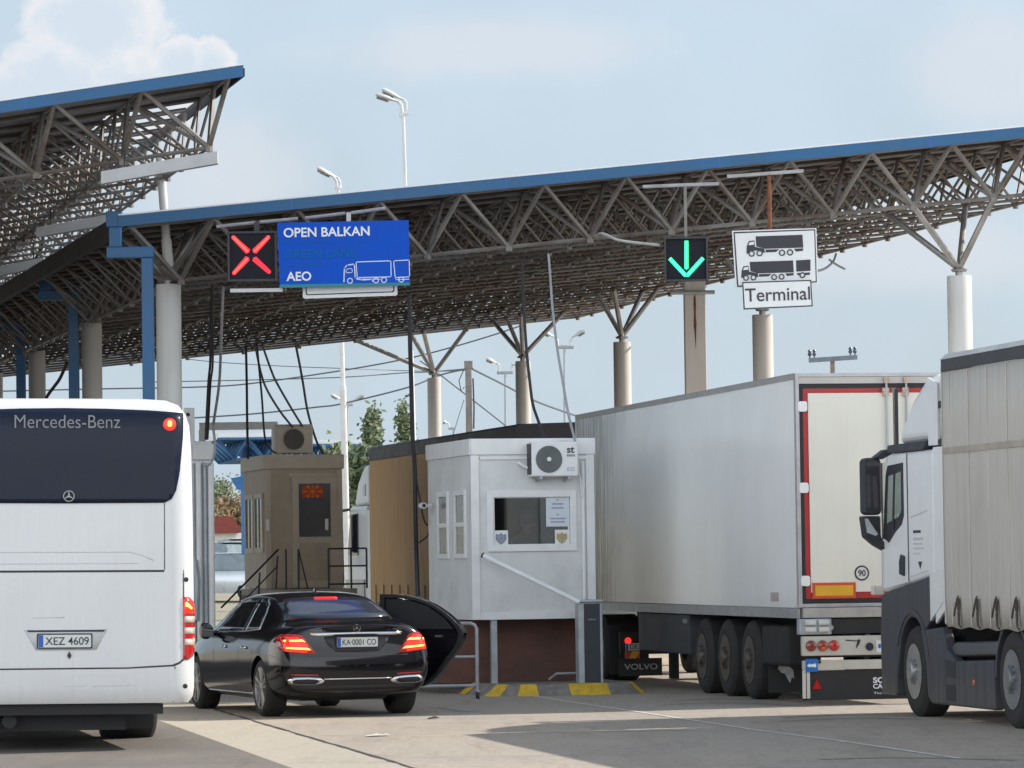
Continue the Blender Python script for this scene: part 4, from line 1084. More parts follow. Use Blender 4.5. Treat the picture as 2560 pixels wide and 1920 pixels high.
MB().lathe([(.03, 0), (.02, -.01), (0, -.012)], (-.985, -.092, .685), 'y', 12).build('lamp_bulb', m_amber, lb)
MB().lathe([(.048, 0), (.048, -.02), (0, -.022)], (-.40, -.06, .70), 'y', 18).build('socket', m_ink, lb)
MB().prism([(-.70, .775), (-.54, .765), (-.54, .775), (-.70, .788)], -.066, -.061, 'xz').build('marking', m_ink, lb)
MB().prism([(-.545, .79), (-.51, .785), (-.53, .73), (-.555, .70), (-.56, .68), (-.57, .70)], -.066, -.061, 'xz').build('marking', m_ink, lb)
MB().box(-.315, -.235, -.068, -.061, .63, .775).build('number_plate', m_plate, lb); MB().box(-.29, -.26, -.072, -.069, .68, .73).build('plate_band', m_eu, lb)
ub = MB().box(X0 + .02, 1.2, -.05, .04, .43, .545).build('underrun_bar', M('bar_cream', (.50, .48, .43), .5, var=.08, vs=3), rf, bevel=.01)
sq = MB().box(X0 + .045, X0 + .195, -.062, -.0505, .41, .565).build('direction_plate', M('plate_sky_blue', (.01, .14, .47), .45, var=.04), ub)
MB().prism([(-1.19, .485), (-1.15, .515), (-1.155, .497), (-1.075, .51), (-1.075, .462), (-1.155, .475), (-1.15, .458)], -.066, -.0625, 'xz').build('arrow', m_letter, sq)
MB().lathe([(.02, 0), (.02, -.012)], (-1.03, -.051, .525), 'y', 8).build('bolt', m_ink, ub)
mf = MB().box(X0 + .02, 1.2, -.01, .015, .065, .425).build('mudflap', m_dark, rf)
MB().box(X0 + .012, X0 + .052, -.03, -.011, .09, .425).box(X0 + .064, X0 + .104, -.03, -.011, .09, .425).build('side_strip', M('strip_white', (.55, .54, .5), .5, var=.06), mf)
MB().prism([(-1.12, .20), (-1.0, .20), (-1.06, .32)], -.03, -.0105, 'xz').build('triangle_reflector', m_red, mf, label='red triangular reflector')
text('lettering', 'SCHMITZ', -.35, .295, -.012, .50, m_letter, mf, height=.07, bold=.03, align='LEFT')
text('lettering', 'CARGOBULL', -.35, .222, -.012, .50, m_letter, mf, height=.06, bold=.03, align='LEFT')
text('lettering', 'The Trailer Company.', -.345, .135, -.012, .6, m_letter, mf, height=.035, bold=.0, align='LEFT')
# running gear
MB().box(-.5, -.38, .2, 13.0, .80, 1.16).box(.38, .5, .2, 13.0, .80, 1.16).box(-.95, .95, 2.4, 5.8, .52, .72).build('chassis', m_under, rf)
for y in (2.75, 4.10, 5.45):
    for sd_ in (-1, 1): wheel(rf, sd_ * 1.03, y, .50, .38, sd_, rim=M('rim_dirty', (.105, .095, .085), .5, .4, var=.3, vs=10))
MB().box(X0 + .02, X0 + .6, 6.25, 9.5, .50, 1.04).box(.62, 1.2, 6.25, 9.5, .50, 1.04).build('pallet_box', M('box_slate', (.045, .05, .06), .6, var=.25, vs=3), rf, bevel=.02)
MB().box(X0 + .012, X0 + .019, 6.3, 6.55, .92, .98).build('box_label', M('label_grey', (.25, .26, .27), .6, var=.2), rf)
MB().box(X0 + .05, X0 + .5, .9, 2.2, .45, .95).build('tank', m_under, rf, bevel=.05, seg=3)
MB().box(X0 + .1, X0 + .55, 2.05, 2.07, .1, .75).build('wheel_flap', m_dark, rf)
ant = MB(); ant.prism([(X0 + .22, .40), (X0 + .25, .46), (X0 + .27, .52), (X0 + .28, .45), (X0 + .36, .43), (X0 + .42, .38), (X0 + .43, .27), (X0 + .40, .30), (X0 + .38, .22), (X0 + .35, .26), (X0 + .31, .34), (X0 + .26, .35)], 2.043, 2.049, 'xz').build('flap_emblem', M('emblem_white', (.45, .45, .46), .6, var=.2, vs=20), rf)
MB().box(-.67, -.55, 9.9, 10.05, .08, 1.05).build('landing_leg', m_under, rf); MB().box(.55, .67, 9.9, 10.05, .08, 1.05).build('landing_leg', m_under, rf)
# ------------------------------------------------------------------ its tractor
q_ = frame_at((rf.location.x, rf.location.y), TT)
tp = q_(0, 10.95)
tr = thing('truck', 'white tractor truck half hidden in front of the refrigerated trailer', 'truck', (tp.x, tp.y, 0), TT)
MB().box(-.48, -.36, 0, 6.0, .62, .86).box(.36, .48, 0, 6.0, .62, .86).box(-1.2, 1.2, .0, .08, .42, .75).build('chassis', m_under, tr)
cabp = [(3.75, .55), (3.75, 3.0), (4.0, 3.6), (5.1, 3.5), (5.75, 2.9), (6.05, 1.9), (6.1, .4), (4.9, .4)]
MB().prism(cabp, -1.23, 1.23, 'yz').build('cab', m_tractor, tr, bevel=.08, seg=3)
for sd_ in (-1, 1):
    wheel(tr, sd_ * .95, 1.3, .5, .58, sd_); wheel(tr, sd_ * 1.05, 4.95, .5, .32, sd_)
    MB().box(sd_ * .95 - .3, sd_ * .95 + .3, .55, .57, .12, .85).build('mudflap', m_dark, tr)
    l_ = MB().lathe([(.05, 0), (.045, -.03), (0, -.035)], (sd_ * 1.08, 0, .62), 'y', 18).build('tail_lamp', m_redlit, tr, smooth=True)
    rp = MB().box(sd_ * 1.02 - .11, sd_ * 1.02 + .11, -.02, -.001, .36, .47).build('chevron_plate', m_orange, tr)
    MB().prism([(sd_ * 1.02 - .11, .36), (sd_ * 1.02 - .06, .36), (sd_ * 1.02 + .0, .47), (sd_ * 1.02 - .11, .47)], -.024, -.0205, 'xz').prism([(sd_ * 1.02 + .05, .36), (sd_ * 1.02 + .11, .36), (sd_ * 1.02 + .11, .44)], -.024, -.0205, 'xz').build('chevron', m_redlit if False else M('chevron_red', (.5, .04, .02), .5, var=.1), rp)
MB().box(-1.12, -.90, -.03, -.002, .48, .585).build('number_plate', m_plate, tr)
MB().box(-1.118, -1.085, -.034, -.0305, .483, .582).build('plate_band', m_eu, tr)
text('lettering', 'DE1', -.98, .533, -.034, .15, m_ink, tr, height=.07, depth=.001)
MB().box(-1.2, -.55, .10, .12, .10, .36).build('rear_flap', m_dark, tr); MB().box(.55, 1.2, .10, .12, .10, .36).build('rear_flap', m_dark, tr)
text('lettering', 'VOLVO', -.87, .235, .097, .5, M('flap_letter', (.42, .42, .44), .6, var=.1), tr, height=.085, bold=.01, depth=.002)

# ================================================================== truck on the right: tractor
pn_ = W(2205, 1500, 48.47)
tk = thing('truck', 'white tractor truck with dark grey steps and big black mirror at right', 'truck', (pn_.x + 1.25 * cT, 48.47 + 1.25 * sT, 0), TT)
SX = -1.25
cab_lo = [(0, .92), (-.02, 1.55), (-.06, 2.0), (-.22, 2.75), (-.30, 2.95), (-2.28, 3.02), (-2.28, 1.0), (-2.05, .95), (-1.95, 1.43), (-1.2, 1.49), (-.1, 1.38)]
MB().prism([(0, 1.38), (-.03, 1.75), (-.07, 2.02), (-.24, 2.80), (-.30, 2.98), (-2.15, 2.98), (-2.15, 1.58), (-1.2, 1.50)], -1.235, 1.235, 'yz').build('cab', m_tractor, tk, bevel=.05, seg=3)
roof = MB(); 
roof.prism([(-.36, 3.085), (-.62, 3.30), (-1.05, 3.58), (-1.5, 3.76), (-1.95, 3.84), (-1.95, 3.085)], -1.15, 1.15, 'yz').build('roof_fairing', m_tractor, tk, bevel=.10, seg=4)
MB().prism([(-.26, 2.985), (-.33, 3.075), (-1.95, 3.083), (-1.80, 2.985)], -1.243, 1.243, 'yz').build('roof_band', M('band_navy', (.028, .032, .045), .45, var=.1), tk, bevel=.01)
MB().prism([(-1.96, 3.02), (-1.96, 3.78), (-2.32, 3.70), (-2.32, 3.02)], SX + .02, SX + .06, 'yz').build('side_deflector', m_tractor, tk, bevel=.01); MB().prism([(-1.96, 3.02), (-1.96, 3.78), (-2.32, 3.70), (-2.32, 3.02)], 1.19, 1.23, 'yz').build('side_deflector', m_tractor, tk, bevel=.01)
MB().prism([(-2.16, 1.05), (-2.16, 3.0), (-2.52, 3.0), (-2.52, 1.2)], SX + .012, SX + .05, 'yz').build('side_deflector', m_tractor, tk, bevel=.01); MB().prism([(-2.16, 1.05), (-2.16, 3.0), (-2.52, 3.0), (-2.52, 1.2)], 1.2, 1.238, 'yz').build('side_deflector', m_tractor, tk, bevel=.01)
MB().box(SX + .02, SX + .5, -2.5, -2.38, 3.42, 3.50).box(SX + .02, SX + .5, -2.6, -2.35, 3.02, 3.08).box(SX + .02, SX + .4, -2.65, -2.53, 2.1, 2.2).build('rear_bracket', m_ink, tk)
sp = MB().box(SX + .1, SX + .9, -2.6, -2.2, 3.58, 3.86).build('roof_flap', m_dark, tk, bevel=.06, seg=3)
# door, window
def side(name, poly, mat, off=.004, th=.012, parent=tk, x=SX + .015): return MB().prism(poly, x - off - .0, x - off + th, 'yz').build(name, mat, parent)
dw = side('door', [(-.06, 1.43), (-.09, 2.02), (-.27, 2.80), (-.34, 2.92), (-1.10, 2.95), (-1.10, 1.51)], m_tractor, .010)
side('window_surround', [(-.11, 2.02), (-.26, 2.74), (-.34, 2.84), (-.98, 2.86), (-.98, 2.26), (-.88, 2.16), (-.62, 2.08), (-.34, 1.96)], m_ink, .018, .010, dw)
side('window', [(-.30, 2.18), (-.40, 2.72), (-.90, 2.76), (-.90, 2.32), (-.80, 2.25)], M('cab_window', (.30, .36, .31), .08, var=.15, vs=2), .024, .008, dw)
side('window_pillar', [(-.52, 2.1), (-.60, 2.1), (-.70, 2.76), (-.62, 2.76)], m_ink, .027, .004, dw)
side('door_seam', [(-1.104, 1.52), (-1.122, 1.52), (-1.122, 2.96), (-1.104, 2.96)], m_gap, .007, .004)
hd = side('door_handle', [(-.80, 1.60), (-.98, 1.58), (-1.0, 1.80), (-.86, 1.82), (-.80, 1.74)], m_ink, .030, .02, dw)
side('grab_rail', [(-.055, 1.45), (-.10, 1.45), (-.13, 2.0), (-.08, 2.0)], m_chrome, .03, .02)
for k, (z, w_) in enumerate(((2.06, .30), (1.98, .40), (1.93, .34), (1.88, .42), (1.82, .26))):
    side('door_print', [(-1.32, z), (-1.32 - w_, z), (-1.32 - w_, z + (.03 if k < 2 else .018)), (-1.32, z + (.03 if k < 2 else .018))], m_softgap if k else m_gap, .0045, .003)
side('print_triangle', [(-1.5, 1.74), (-1.66, 1.74), (-1.58, 1.66)], m_gap, .0045, .003)
side('body_crease', [(-1.2, 2.23), (-1.9, 2.30), (-1.9, 2.312), (-1.2, 2.242)], m_softgap, .0045, .003); side('body_crease', [(-1.2, 1.565), (-1.9, 1.635), (-1.9, 1.645), (-1.2, 1.575)], m_softgap, .0045, .003)
# steps and wheel arch in dark grey
st = [(0.0, 1.37), (-1.2, 1.49), (-1.98, 1.58), (-1.98, 1.08), (-1.80, .98)] + [(-1.27 + .60 * math.cos(R(a)), .50 + .62 * math.sin(R(a))) for a in range(150, 29, -10)] + [(-.58, .40), (-.55, .22), (.06, .22), (.08, .9)]
MB().prism(st, SX - .005, SX + .30, 'yz').build('step_panel', m_grey, tk, bevel=.02)
MB().prism(st, .95, 1.255, 'yz').build('step_panel', m_grey, tk, bevel=.02)
MB().box(-1.2, 1.2, -.03, .08, .25, 1.37).build('front_bumper', m_grey, tk, bevel=.05, seg=3)
side('arch_lip', [(-1.27 + .66 * math.cos(R(a)), .50 + .66 * math.sin(R(a))) for a in range(165, 20, -10)] + [(-1.27 + .71 * math.cos(R(a)), .50 + .71 * math.sin(R(a))) for a in range(25, 170, 10)], M('lip_grey', (.05, .055, .065), .5, var=.1), .012, .012, x=SX - .003)
MB().box(SX + .31, 1.24 - .3, -1.95, -.6, .9, 1.35).build('wheel_well', m_under, tk)
side('side_deflector_edge', [(-1.985, 1.08), (-1.985, 1.60), (-2.50, 1.66), (-2.50, 1.30)], m_tractor, .012, .03)
# mirror
mi = MB().prism(rrect(SX - .23, SX - .02, 2.28, 2.94, .06), -.14, .06, 'xz').build('mirror', m_ink, tk, bevel=.02)
MB().prism(rrect(SX - .205, SX - .045, 2.36, 2.90, .04), -.148, -.1415, 'xz').build('mirror_glass', M('mirror_glass', (.035, .03, .04), .1, var=.1), mi)
m2 = MB().prism([(SX - .25, 2.27), (SX - .03, 2.27), (SX - .03, 2.02), (SX + .12, 1.90), (SX + .06, 1.84), (SX - .10, 1.93), (SX - .22, 2.03)], -.13, .05, 'xz').build('wide_mirror', m_ink, mi, bevel=.02)
MB().prism([(SX - .225, 2.24), (SX - .19, 2.24), (SX - .07, 2.06), (SX - .10, 2.04), (SX - .20, 2.08)], -.138, -.1315, 'xz').build('mirror_glass', M('mirror_sky', (.45, .47, .5), .15, var=.1), mi)
MB().prism([(SX - .10, 2.94), (SX + .02, 3.03), (SX + .10, 3.03), (SX + .10, 2.98), (SX - .02, 2.92)], -.20, .02, 'xz').build('mirror_arm', m_ink, mi)
MB().box(SX + .005, SX + .045, -.10, -.02, 1.98, 2.88).build('mirror_post', M('post_cream', (.6, .6, .55), .5, var=.05), mi)
# side indicator lamp low on the nose
MB().box(SX - .12, SX + .02, -.06, .05, 1.36, 1.47).build('corner_lamp', m_clearlens, tk, bevel=.012)
# chassis skirt
sk = [(-1.62, .98), (-2.45, 1.02), (-2.62, .78), (-2.95, .66), (-4.35, .70), (-4.35, .17), (-2.0, .17), (-1.86, .25), (-1.80, .62)]
s0 = MB().prism(sk, SX - .01, SX + .12, 'yz').build('chassis_skirt', m_grey, tk, bevel=.03, seg=3)
MB().prism(sk, 1.13, 1.26, 'yz').build('chassis_skirt', m_grey, tk, bevel=.03, seg=3)
for z0, z1 in ((.48, .66), (.22, .40)): side('step_recess', [(-2.62, z0), (-2.98, z0 + .0), (-2.96, z1), (-2.58, z1)], m_ink, .004, .003, s0, SX - .0095)
MB().lathe([(.035, 0), (.03, -.012), (0, -.014)], (SX - .01, -3.66, .445), 'x', 12).build('side_marker', m_amber, s0)
MB().prism([(-2.55, .80), (-2.75, .86), (-4.3, .90), (-4.3, .74), (-2.75, .70)], SX + .05, SX + .5, 'yz').build('fuel_tank', M('tank_grey', (.10, .11, .125), .45, .3, var=.15), tk, bevel=.04, seg=3)
for sd_ in (-1, 1):
    wheel(tk, sd_ * 1.07, -1.27, .51, .33, sd_, rim=M('rim_bright', (.36, .36, .36), .4, .6, var=.15, vs=10)); wheel(tk, sd_ * .96, -5.02, .51, .58, sd_, rim=M('rim_dull', (.20, .21, .22), .45, .4, var=.2))
    MB().prism([(-5.02 + .62 * math.cos(R(a)), .52 + .62 * math.sin(R(a))) for a in range(0, 181, 12)] + [(-5.02 + .575 * math.cos(R(a)), .52 + .575 * math.sin(R(a))) for a in range(180, -1, -12)], *sorted((sd_ * .68, sd_ * 1.25)), 'yz').build('mudguard', m_grey, tk)
MB().box(-.46, -.34, -6.0, -1.0, .66, .92).box(.34, .46, -6.0, -1.0, .66, .92).box(-1.2, 1.2, -6.0, -5.9, .5, .8).box(-.9, .9, -2.2, -.4, .45, .95).build('chassis', m_under, tk)
# ------------------------------------------------------------------ its curtain trailer
tl2 = thing('trailer', 'beige curtain side trailer with buckled straps at the right edge', 'trailer', tk.location, TT)
y0, y1 = -2.735, -16.3
# tarpaulin with shallow pleats
mb = MB(); n = 156
for i in range(n + 1):
    y = y0 + (y1 - y0) * i / n
    dx = .002 * math.sin(i * 2.1) + (.004 if i % 8 == 0 else 0) + .003 * math.sin(i * .37)
    for z, e in ((1.02, -.012), (1.35, .004), (2.2, .008), (3.2, .004), (3.80, 0)): mb.v.append((SX - .035 - dx * (1 if z < 3.7 else .3) - e, y, z + (.012 * math.sin(i * .81) if z < 1.1 else 0)))
for i in range(n):
    for k in range(4): mb.f.append((i * 5 + k, i * 5 + k + 1, i * 5 + k + 6, i * 5 + k + 5))
o = mb.build('side_curtain', m_tarp, tl2, smooth=True); o.modifiers.new('s', 'SOLIDIFY').thickness = .006
MB().box(SX - .02, 1.27, y1, y0 - .01, 1.10, 3.79).build('load_body', m_tarp, tl2)
MB().box(SX - .045, 1.28, y0 - .055 + .05, y0 + .03, 1.05, 3.86).build('front_wall', m_tarp, tl2, bevel=.02)
MB().box(SX - .05, SX - .02, y1, y0 - .02, 3.805, 3.935).build('top_band', m_tarpdark, tl2)
MB().prism([(SX - .05, 3.937), (SX + .02, 4.0), (0, 4.03), (1.2, 4.0), (1.27, 3.937)], y1, y0 + .02, 'xz').build('roof_sheet', M('roof_canvas', (.50, .50, .49), .6, var=.1, vs=2), tl2)
MB().box(SX - .052, SX - .046, y1, y0 - .02, 2.905, 2.975).build('seam_band', M('tarp_seam', (.36, .33, .285), .7, var=.15), tl2)
sm = MB()
for i in range(18):
    y = y0 - .30 - i * .70; sm.box(SX - .050, SX - .042, y, y + .012, 1.05, 3.79)
sm.build('pleat', M('tarp_pleat', (.58, .555, .51), .7, var=.08), tl2)
m_strap = M('strap', (.075, .065, .05), .7, var=.25)
for i in range(18):
    y = y0 - .56 - i * .70
    b = MB(); b.box(SX - .062, SX - .054, y - .035, y, 1.06, 1.34); b.path([(SX - .07, y - .02 + .025 * math.cos(t * .9), 1.29 + .08 * math.sin(t * .9)) for t in range(8)], .008, 5)
    b.path([(SX - .07, y, 1.34), (SX - .085, y + .03, 1.24), (SX - .08, y + .10, 1.15)], .012, 5); b.path([(SX - .07, y - .02, 1.20), (SX - .075, y - .06, 1.06), (SX - .06, y - .10, 1.03)], .011, 5)
    b.build('buckle_strap', m_strap, tl2)
MB().box(-.5, -.36, y1, y0 - 1, .92, 1.06).box(.36, .5, y1, y0 - 1, .92, 1.06).box(-1.22, 1.22, y1, y0 - .05, 1.03, 1.095).build('chassis', m_under, tl2)
MB().box(SX - .03, 1.25, y0 - .04, y0 + .02, 1.0, 1.048).build('front_beam', m_under, tl2)
for y in (-11.2, -12.5, -13.8):
    for sd_ in (-1, 1): wheel(tl2, sd_ * 1.05, y, .5, .38, sd_)
# ================================================================== white booth
pb = W(1336, 1548, 57.5)
bo_ = thing('booth', 'white inspection booth on grey legs with officer behind its window', 'booth', (pb.x, 57.5, 0), HD)
BW2, BD, Z0, Z1 = .855, 2.9, 1.02, 3.47
mb = MB()
# front wall with a window hole, then the other walls, floor and roof
fx0, fx1, fz0, fz1 = -.56, .52, 2.02, 2.70
mb.ring([(-BW2, Z0), (BW2, Z0), (BW2, Z1), (-BW2, Z1)], [(fx0, fz0), (fx1, fz0), (fx1, fz1), (fx0, fz1)], 0, .06)
mb.box(BW2 - .06, BW2, .061, BD, Z0, Z1).box(-BW2, -BW2 + .06, .061, BD, Z0, Z1).box(-BW2 + .061, BW2 - .061, BD - .06, BD, Z0, Z1)
mb.box(-BW2 + .061, BW2 - .061, .061, BD - .061, Z0, Z0 + .06).box(-BW2 + .061, BW2 - .061, .061, BD - .061, Z1 - .06, Z1)
mb.build('wall', m_panel, bo_)
t = MB(); t.box(-BW2 - .02, BW2 + .02, -.03, -.001, Z1 - .20, Z1 + .02); t.box(-BW2 - .03, -BW2 - .001, -.03, BD, Z1 - .20, Z1 + .02); t.box(BW2 + .001, BW2 + .03, -.03, BD, Z1 - .20, Z1 + .02)
t.build('roof_fascia', m_trim, bo_, bevel=.006)
MB().box(-BW2 + .12, BW2 - .02, -.024, -.001, Z1 - .265, Z1 - .225).build('cornice', m_trim, bo_)
for x0, x1 in ((-BW2 - .012, -BW2 + .10), (BW2 - .105, BW2 + .012)): MB().box(x0, x1, -.022, -.0012, Z0 + .002, Z1 - .205).build('corner_post', m_trim, bo_, bevel=.004)
MB().tube((BW2 - .15, -.03, Z0), (BW2 - .15, -.03, Z1 - .3), .024, 10).build('drain_pipe', m_trim, bo_, smooth=True)
MB().box(-BW2 + .10, BW2 - .11, -.02, -.0015, Z0, Z0 + .10).build('bottom_rail', m_trim, bo_)
w_ = MB().frame(fx0 - .09, fx1 + .09, fz0 - .075, fz1 + .075, .09, -.03, -.001).build('window', m_trim, bo_, bevel=.006)
MB().frame(fx0 + .003, fx1 - .003, fz0 + .003, fz1 - .003, .022, .012, .045).build('window_frame', m_trim, w_)
MB().box(fx0 + .02, fx1 - .02, .025, .031, fz0 + .02, fz1 - .02).build('pane', m_glass, w_)
nb = MB().box(fx1 - .335, fx1 - .005, .006, .009, fz1 - .42, fz1 - .005).build('notice', m_paper, w_)
for k, (z, ww) in enumerate(((.045, .03), (.10, .16), (.155, .17), (.245, .03), (.30, .22), (.345, .2))):
    MB().box(fx1 - .17 - ww / 2, fx1 - .17 + ww / 2, .0035, .0055, fz1 - z - .022, fz1 - z).build('print_line', m_papertext, nb)
for x, mt in ((fx0 + .11, m_badgeblue), (fx1 - .115, m_gold)):
    s = MB().box(x - .098, x + .098, .0065, .0095, fz0 + .005, fz0 + .215).build('sticker', m_trim, w_)
    pl = [(x - .07, fz0 + .17), (x - .03, fz0 + .155), (x, fz0 + .185), (x + .03, fz0 + .155), (x + .07, fz0 + .17), (x + .078, fz0 + .10), (x + .045, fz0 + .05), (x, fz0 + .02), (x - .045, fz0 + .05), (x - .078, fz0 + .10)]
    e = MB().prism(pl, .0035, .006, 'xz').build('police_badge', mt, s)
    MB().ring(circ(x, fz0 + .105, .042, 16), circ(x, fz0 + .105, .03, 16), .002, .0032, 'xz').build('badge_ring', m_papertext, e)
# two sliding sash windows on its near side wall
for y in (.32, 1.45):
    w_ = MB().frame(y, y + .72, 1.86, 2.80, .07, -BW2 - .035, -BW2 - .001, 'yz').build('window', m_trim, bo_, bevel=.005)
    MB().box(-BW2 - .03, -BW2 - .002, y + .071, y + .649, 2.30, 2.36).build('transom', m_trim, w_)
    for z0, z1 in ((1.935, 2.297), (2.363, 2.727)): MB().box(-BW2 - .012, -BW2 - .004, y + .072, y + .648, z0, z1).build('pane', M('pane_dull', (.16, .165, .16), .15, var=.3, vs=3), w_)
MB().box(-.60, -.52, .02, .10, .15, Z0 - .001).box(.62, .70, .02, .10, .15, Z0 - .001).box(-.60, -.52, BD - .1, BD - .02, .15, Z0 - .001).box(.62, .70, BD - .1, BD - .02, .15, Z0 - .001).build('leg', m_galv, bo_)
MB().box(-BW2 - .35, BW2 - .05, .55, BD, .151, Z0 - .012).build('brick_base', m_brick, bo_)
MB().box(-BW2 + .065, BW2 - .065, 2.2, 2.24, Z0 + .07, Z1 - .07).build('shade_panel', M('inside_shade', (.10, .115, .12), .8, var=.1), bo_)  # added dark panel, the shade inside the booth put into its colour
MB().box(-BW2 + .2, BW2 - .3, 1.5, 1.9, 1.75, 1.79).build('desk', m_browntrim, bo_)
MB().path([(.22, .1, .19), (.30, .0, .27), (.5, -.02, .27), (.75, -.02, .26)], .018, 8).build('conduit', m_galv, bo_)
# air conditioner on the front wall
ac = thing('air_conditioner', 'white air conditioner outdoor unit on the front of the white booth', 'air conditioner', frame_at((pb.x, 57.5), HD)(.25, -.002, 2.96), HD)
A = MB().box(-.325, .325, -.30, -.03, 0, .475).build('casing', m_trim, ac, bevel=.02, seg=3)
MB().box(-.335, -.3255, -.27, -.05, .03, .45).build('side_grille', m_ink, ac)
fan = MB().lathe([(.185, 0), (.183, -.012), (.17, -.014), (0, -.006)], (-.085, -.301, .235), 'y', 36).build('fan_grille', M('grille_grey', (.10, .115, .12), .5, var=.1), ac)
fb = MB()
for k in range(26):
    a = R(360 / 26 * k); p = [(-.085 + math.cos(a + t * .6) * (.045 + .13 * t), -.317, .235 + math.sin(a + t * .6) * (.045 + .13 * t)) for t in (0, .33, .66, 1)]
    fb.path(p, .0022, 4)
fb.build('grille_wire', M('wire_pale', (.22, .24, .25), .5, var=.1), fan)
MB().lathe([(.032, 0), (.03, -.01), (0, -.012)], (-.085, -.314, .235), 'y', 18).build('fan_hub', m_trim, fan)
text('lettering', 'st', .220, .36, -.302, .105, m_ink, ac, height=.085, bold=.02)
text('lettering', 'INVERTER', .225, .285, -.302, .115, M('print_grey', (.2, .2, .2), .6), ac, height=.03)
text('lettering', 'R32', .22, .10, -.302, .11, M('print_blue', (.36, .45, .56), .6), ac, height=.05)
for x in (-.2, .2): MB().box(x - .02, x + .02, -.31, -.002, -.035, -.001).box(x - .015, x + .015, -.03, -.003, -.07, -.036).build('bracket', m_galv, ac)
MB().path([(-.34, -.12, .12), (-.40, -.08, .16), (-.45, -.02, .2)], .02, 6).path([(.33, -.1, .1), (.40, -.08, .0), (.44, -.04, -.3)], .012, 6).build('refrigerant_pipe', m_trim, ac)
MB().path([(.06, -.15, .47), (.11, -.15, .50), (.2, -.15, .50), (.25, -.15, .47)], .014, 6).build('top_handle', m_trim, ac)
# officer sitting behind the window: one skinned body
def person_seated(name, label, loc, rz):
    root = thing(name, label, 'person', loc, rz)
    J = [(0, 0, .48), (0, .0, .62), (0, -.01, .80), (0, -.03, .98), (0, -.06, 1.06), (0, -.10, 1.13), (0, -.13, 1.22), (0, -.15, 1.29),
         (.17, -.03, .97), (.24, -.10, .74), (.14, -.32, .70), (-.17, -.03, .97), (-.25, -.10, .74), (-.12, -.32, .72),
         (.10, -.02, .46), (.13, -.42, .48), (.13, -.44, .10), (-.10, -.02, .46), (-.13, -.42, .48), (-.13, -.44, .10), (.06, -.40, .71), (-.03, -.40, .73), (.13, -.56, .05), (-.13, -.56, .05)]
    E = [(0, 1), (1, 2), (2, 3), (3, 4), (4, 5), (5, 6), (6, 7), (3, 8), (8, 9), (9, 10), (3, 11), (11, 12), (12, 13), (0, 14), (14, 15), (15, 16), (0, 17), (17, 18), (18, 19), (10, 20), (13, 21), (16, 22), (19, 23)]
    Rr = [.15, .15, .155, .11, .055, .075, .095, .07, .075, .055, .04, .075, .055, .04, .095, .07, .05, .095, .07, .05, .035, .035, .045, .045]
    me = bpy.data.meshes.new('person_body'); me.from_pydata(J, E, [])
    o = link('body', me, None, root)
    me.materials.append(m_shirt); me.materials.append(m_skin)
    sk = o.modifiers.new('skin', 'SKIN')
    for i, r in enumerate(Rr): me.skin_vertices[0].data[i].radius = (r, r * (.75 if i < 4 else 1))
    me.skin_vertices[0].data[0].use_root = True
    o.modifiers.new('sub', 'SUBSURF').levels = 2; o.modifiers['sub'].render_levels = 2
    dg = bpy.context.evaluated_depsgraph_get(); m2 = bpy.data.meshes.new_from_object(o.evaluated_get(dg)); o.modifiers.clear(); o.data = m2
    m2.materials.clear(); m2.materials.append(m_shirt); m2.materials.append(m_skin)
    for p in m2.polygons:
        c = p.center; p.use_smooth = True
        p.material_index = 1 if (c.z > 1.075 or (c.y < -.30 and c.z > .6)) else 0
    H = MB(); H.loft([[(r * math.cos(t * math.pi / 8), -.125 + dy + r * 1.15 * math.sin(t * math.pi / 8), z) for t in range(16)] for r, z, dy in ((.10, 1.20, .02), (.112, 1.26, .02), (.105, 1.33, .015), (.07, 1.375, .01), (.02, 1.39, .01))])
    H.build('hair', m_hair, root, smooth=True)
    f = MB(); f.tube((0, -.235, 1.215), (0, -.262, 1.18), .012, 8, .018); f.build('nose', m_skin, root, smooth=True)
    for s in (-1, 1):
        MB().lathe([(.011, 0), (.008, -.006), (0, -.008)], (s * .035, -.228, 1.225), 'y', 10).build('eye', m_ink, root)
        MB().lathe([(.03, 0), (.028, s * .014), (.012, s * .018)], (s * .093, -.12, 1.20), 'x', 10).build('ear', m_skin, root)
        base = Vector((.06 if s > 0 else -.03, -.40, .715))
        for k in range(4):
            dx = (k - 1.5) * .02; l_ = (.062, .075, .07, .055)[k]
            MB().path([base + Vector((dx, -.02, .0)), base + Vector((dx * 1.1, -.02 - l_ * .6, .005)), base + Vector((dx * 1.1, -.02 - l_, -.012))], .0085, 6).build('finger', m_skin, root, smooth=True)
        MB().path([base + Vector((-s * .035, .005, 0)), base + Vector((-s * .055, -.03, .0)), base + Vector((-s * .05, -.06, -.006))], .0095, 6).build('thumb', m_skin, root, smooth=True)
    MB().box(-.035, .035, -.232, -.226, 1.135, 1.142).build('mouth', m_hair, root)
    return root
fb_ = frame_at((pb.x, 57.5), HD)
of_p = fb_(.02, .72, Z0 + .10)
of = person_seated('person', 'officer in blue shirt sitting behind the booth window, head bowed', of_p, HD + R(25))
ch = thing('chair', 'dark office chair under the officer inside the white booth', 'chair', fb_(.03, .76, Z0 + .10), HD + R(25))
MB().box(-.24, .24, -.22, .22, .30, .36).build('seat', m_ink, ch, bevel=.02)
MB().box(-.2, .2, .24, .28, .45, .85).build('backrest', m_ink, ch, bevel=.02)
MB().tube((0, 0, .05), (0, 0, .30), .03, 8).box(-.25, .25, -.03, .03, 0, .05).box(-.03, .03, -.25, -.031, 0, .05).box(-.03, .03, .031, .25, 0, .05).build('stand', m_ink, ch)
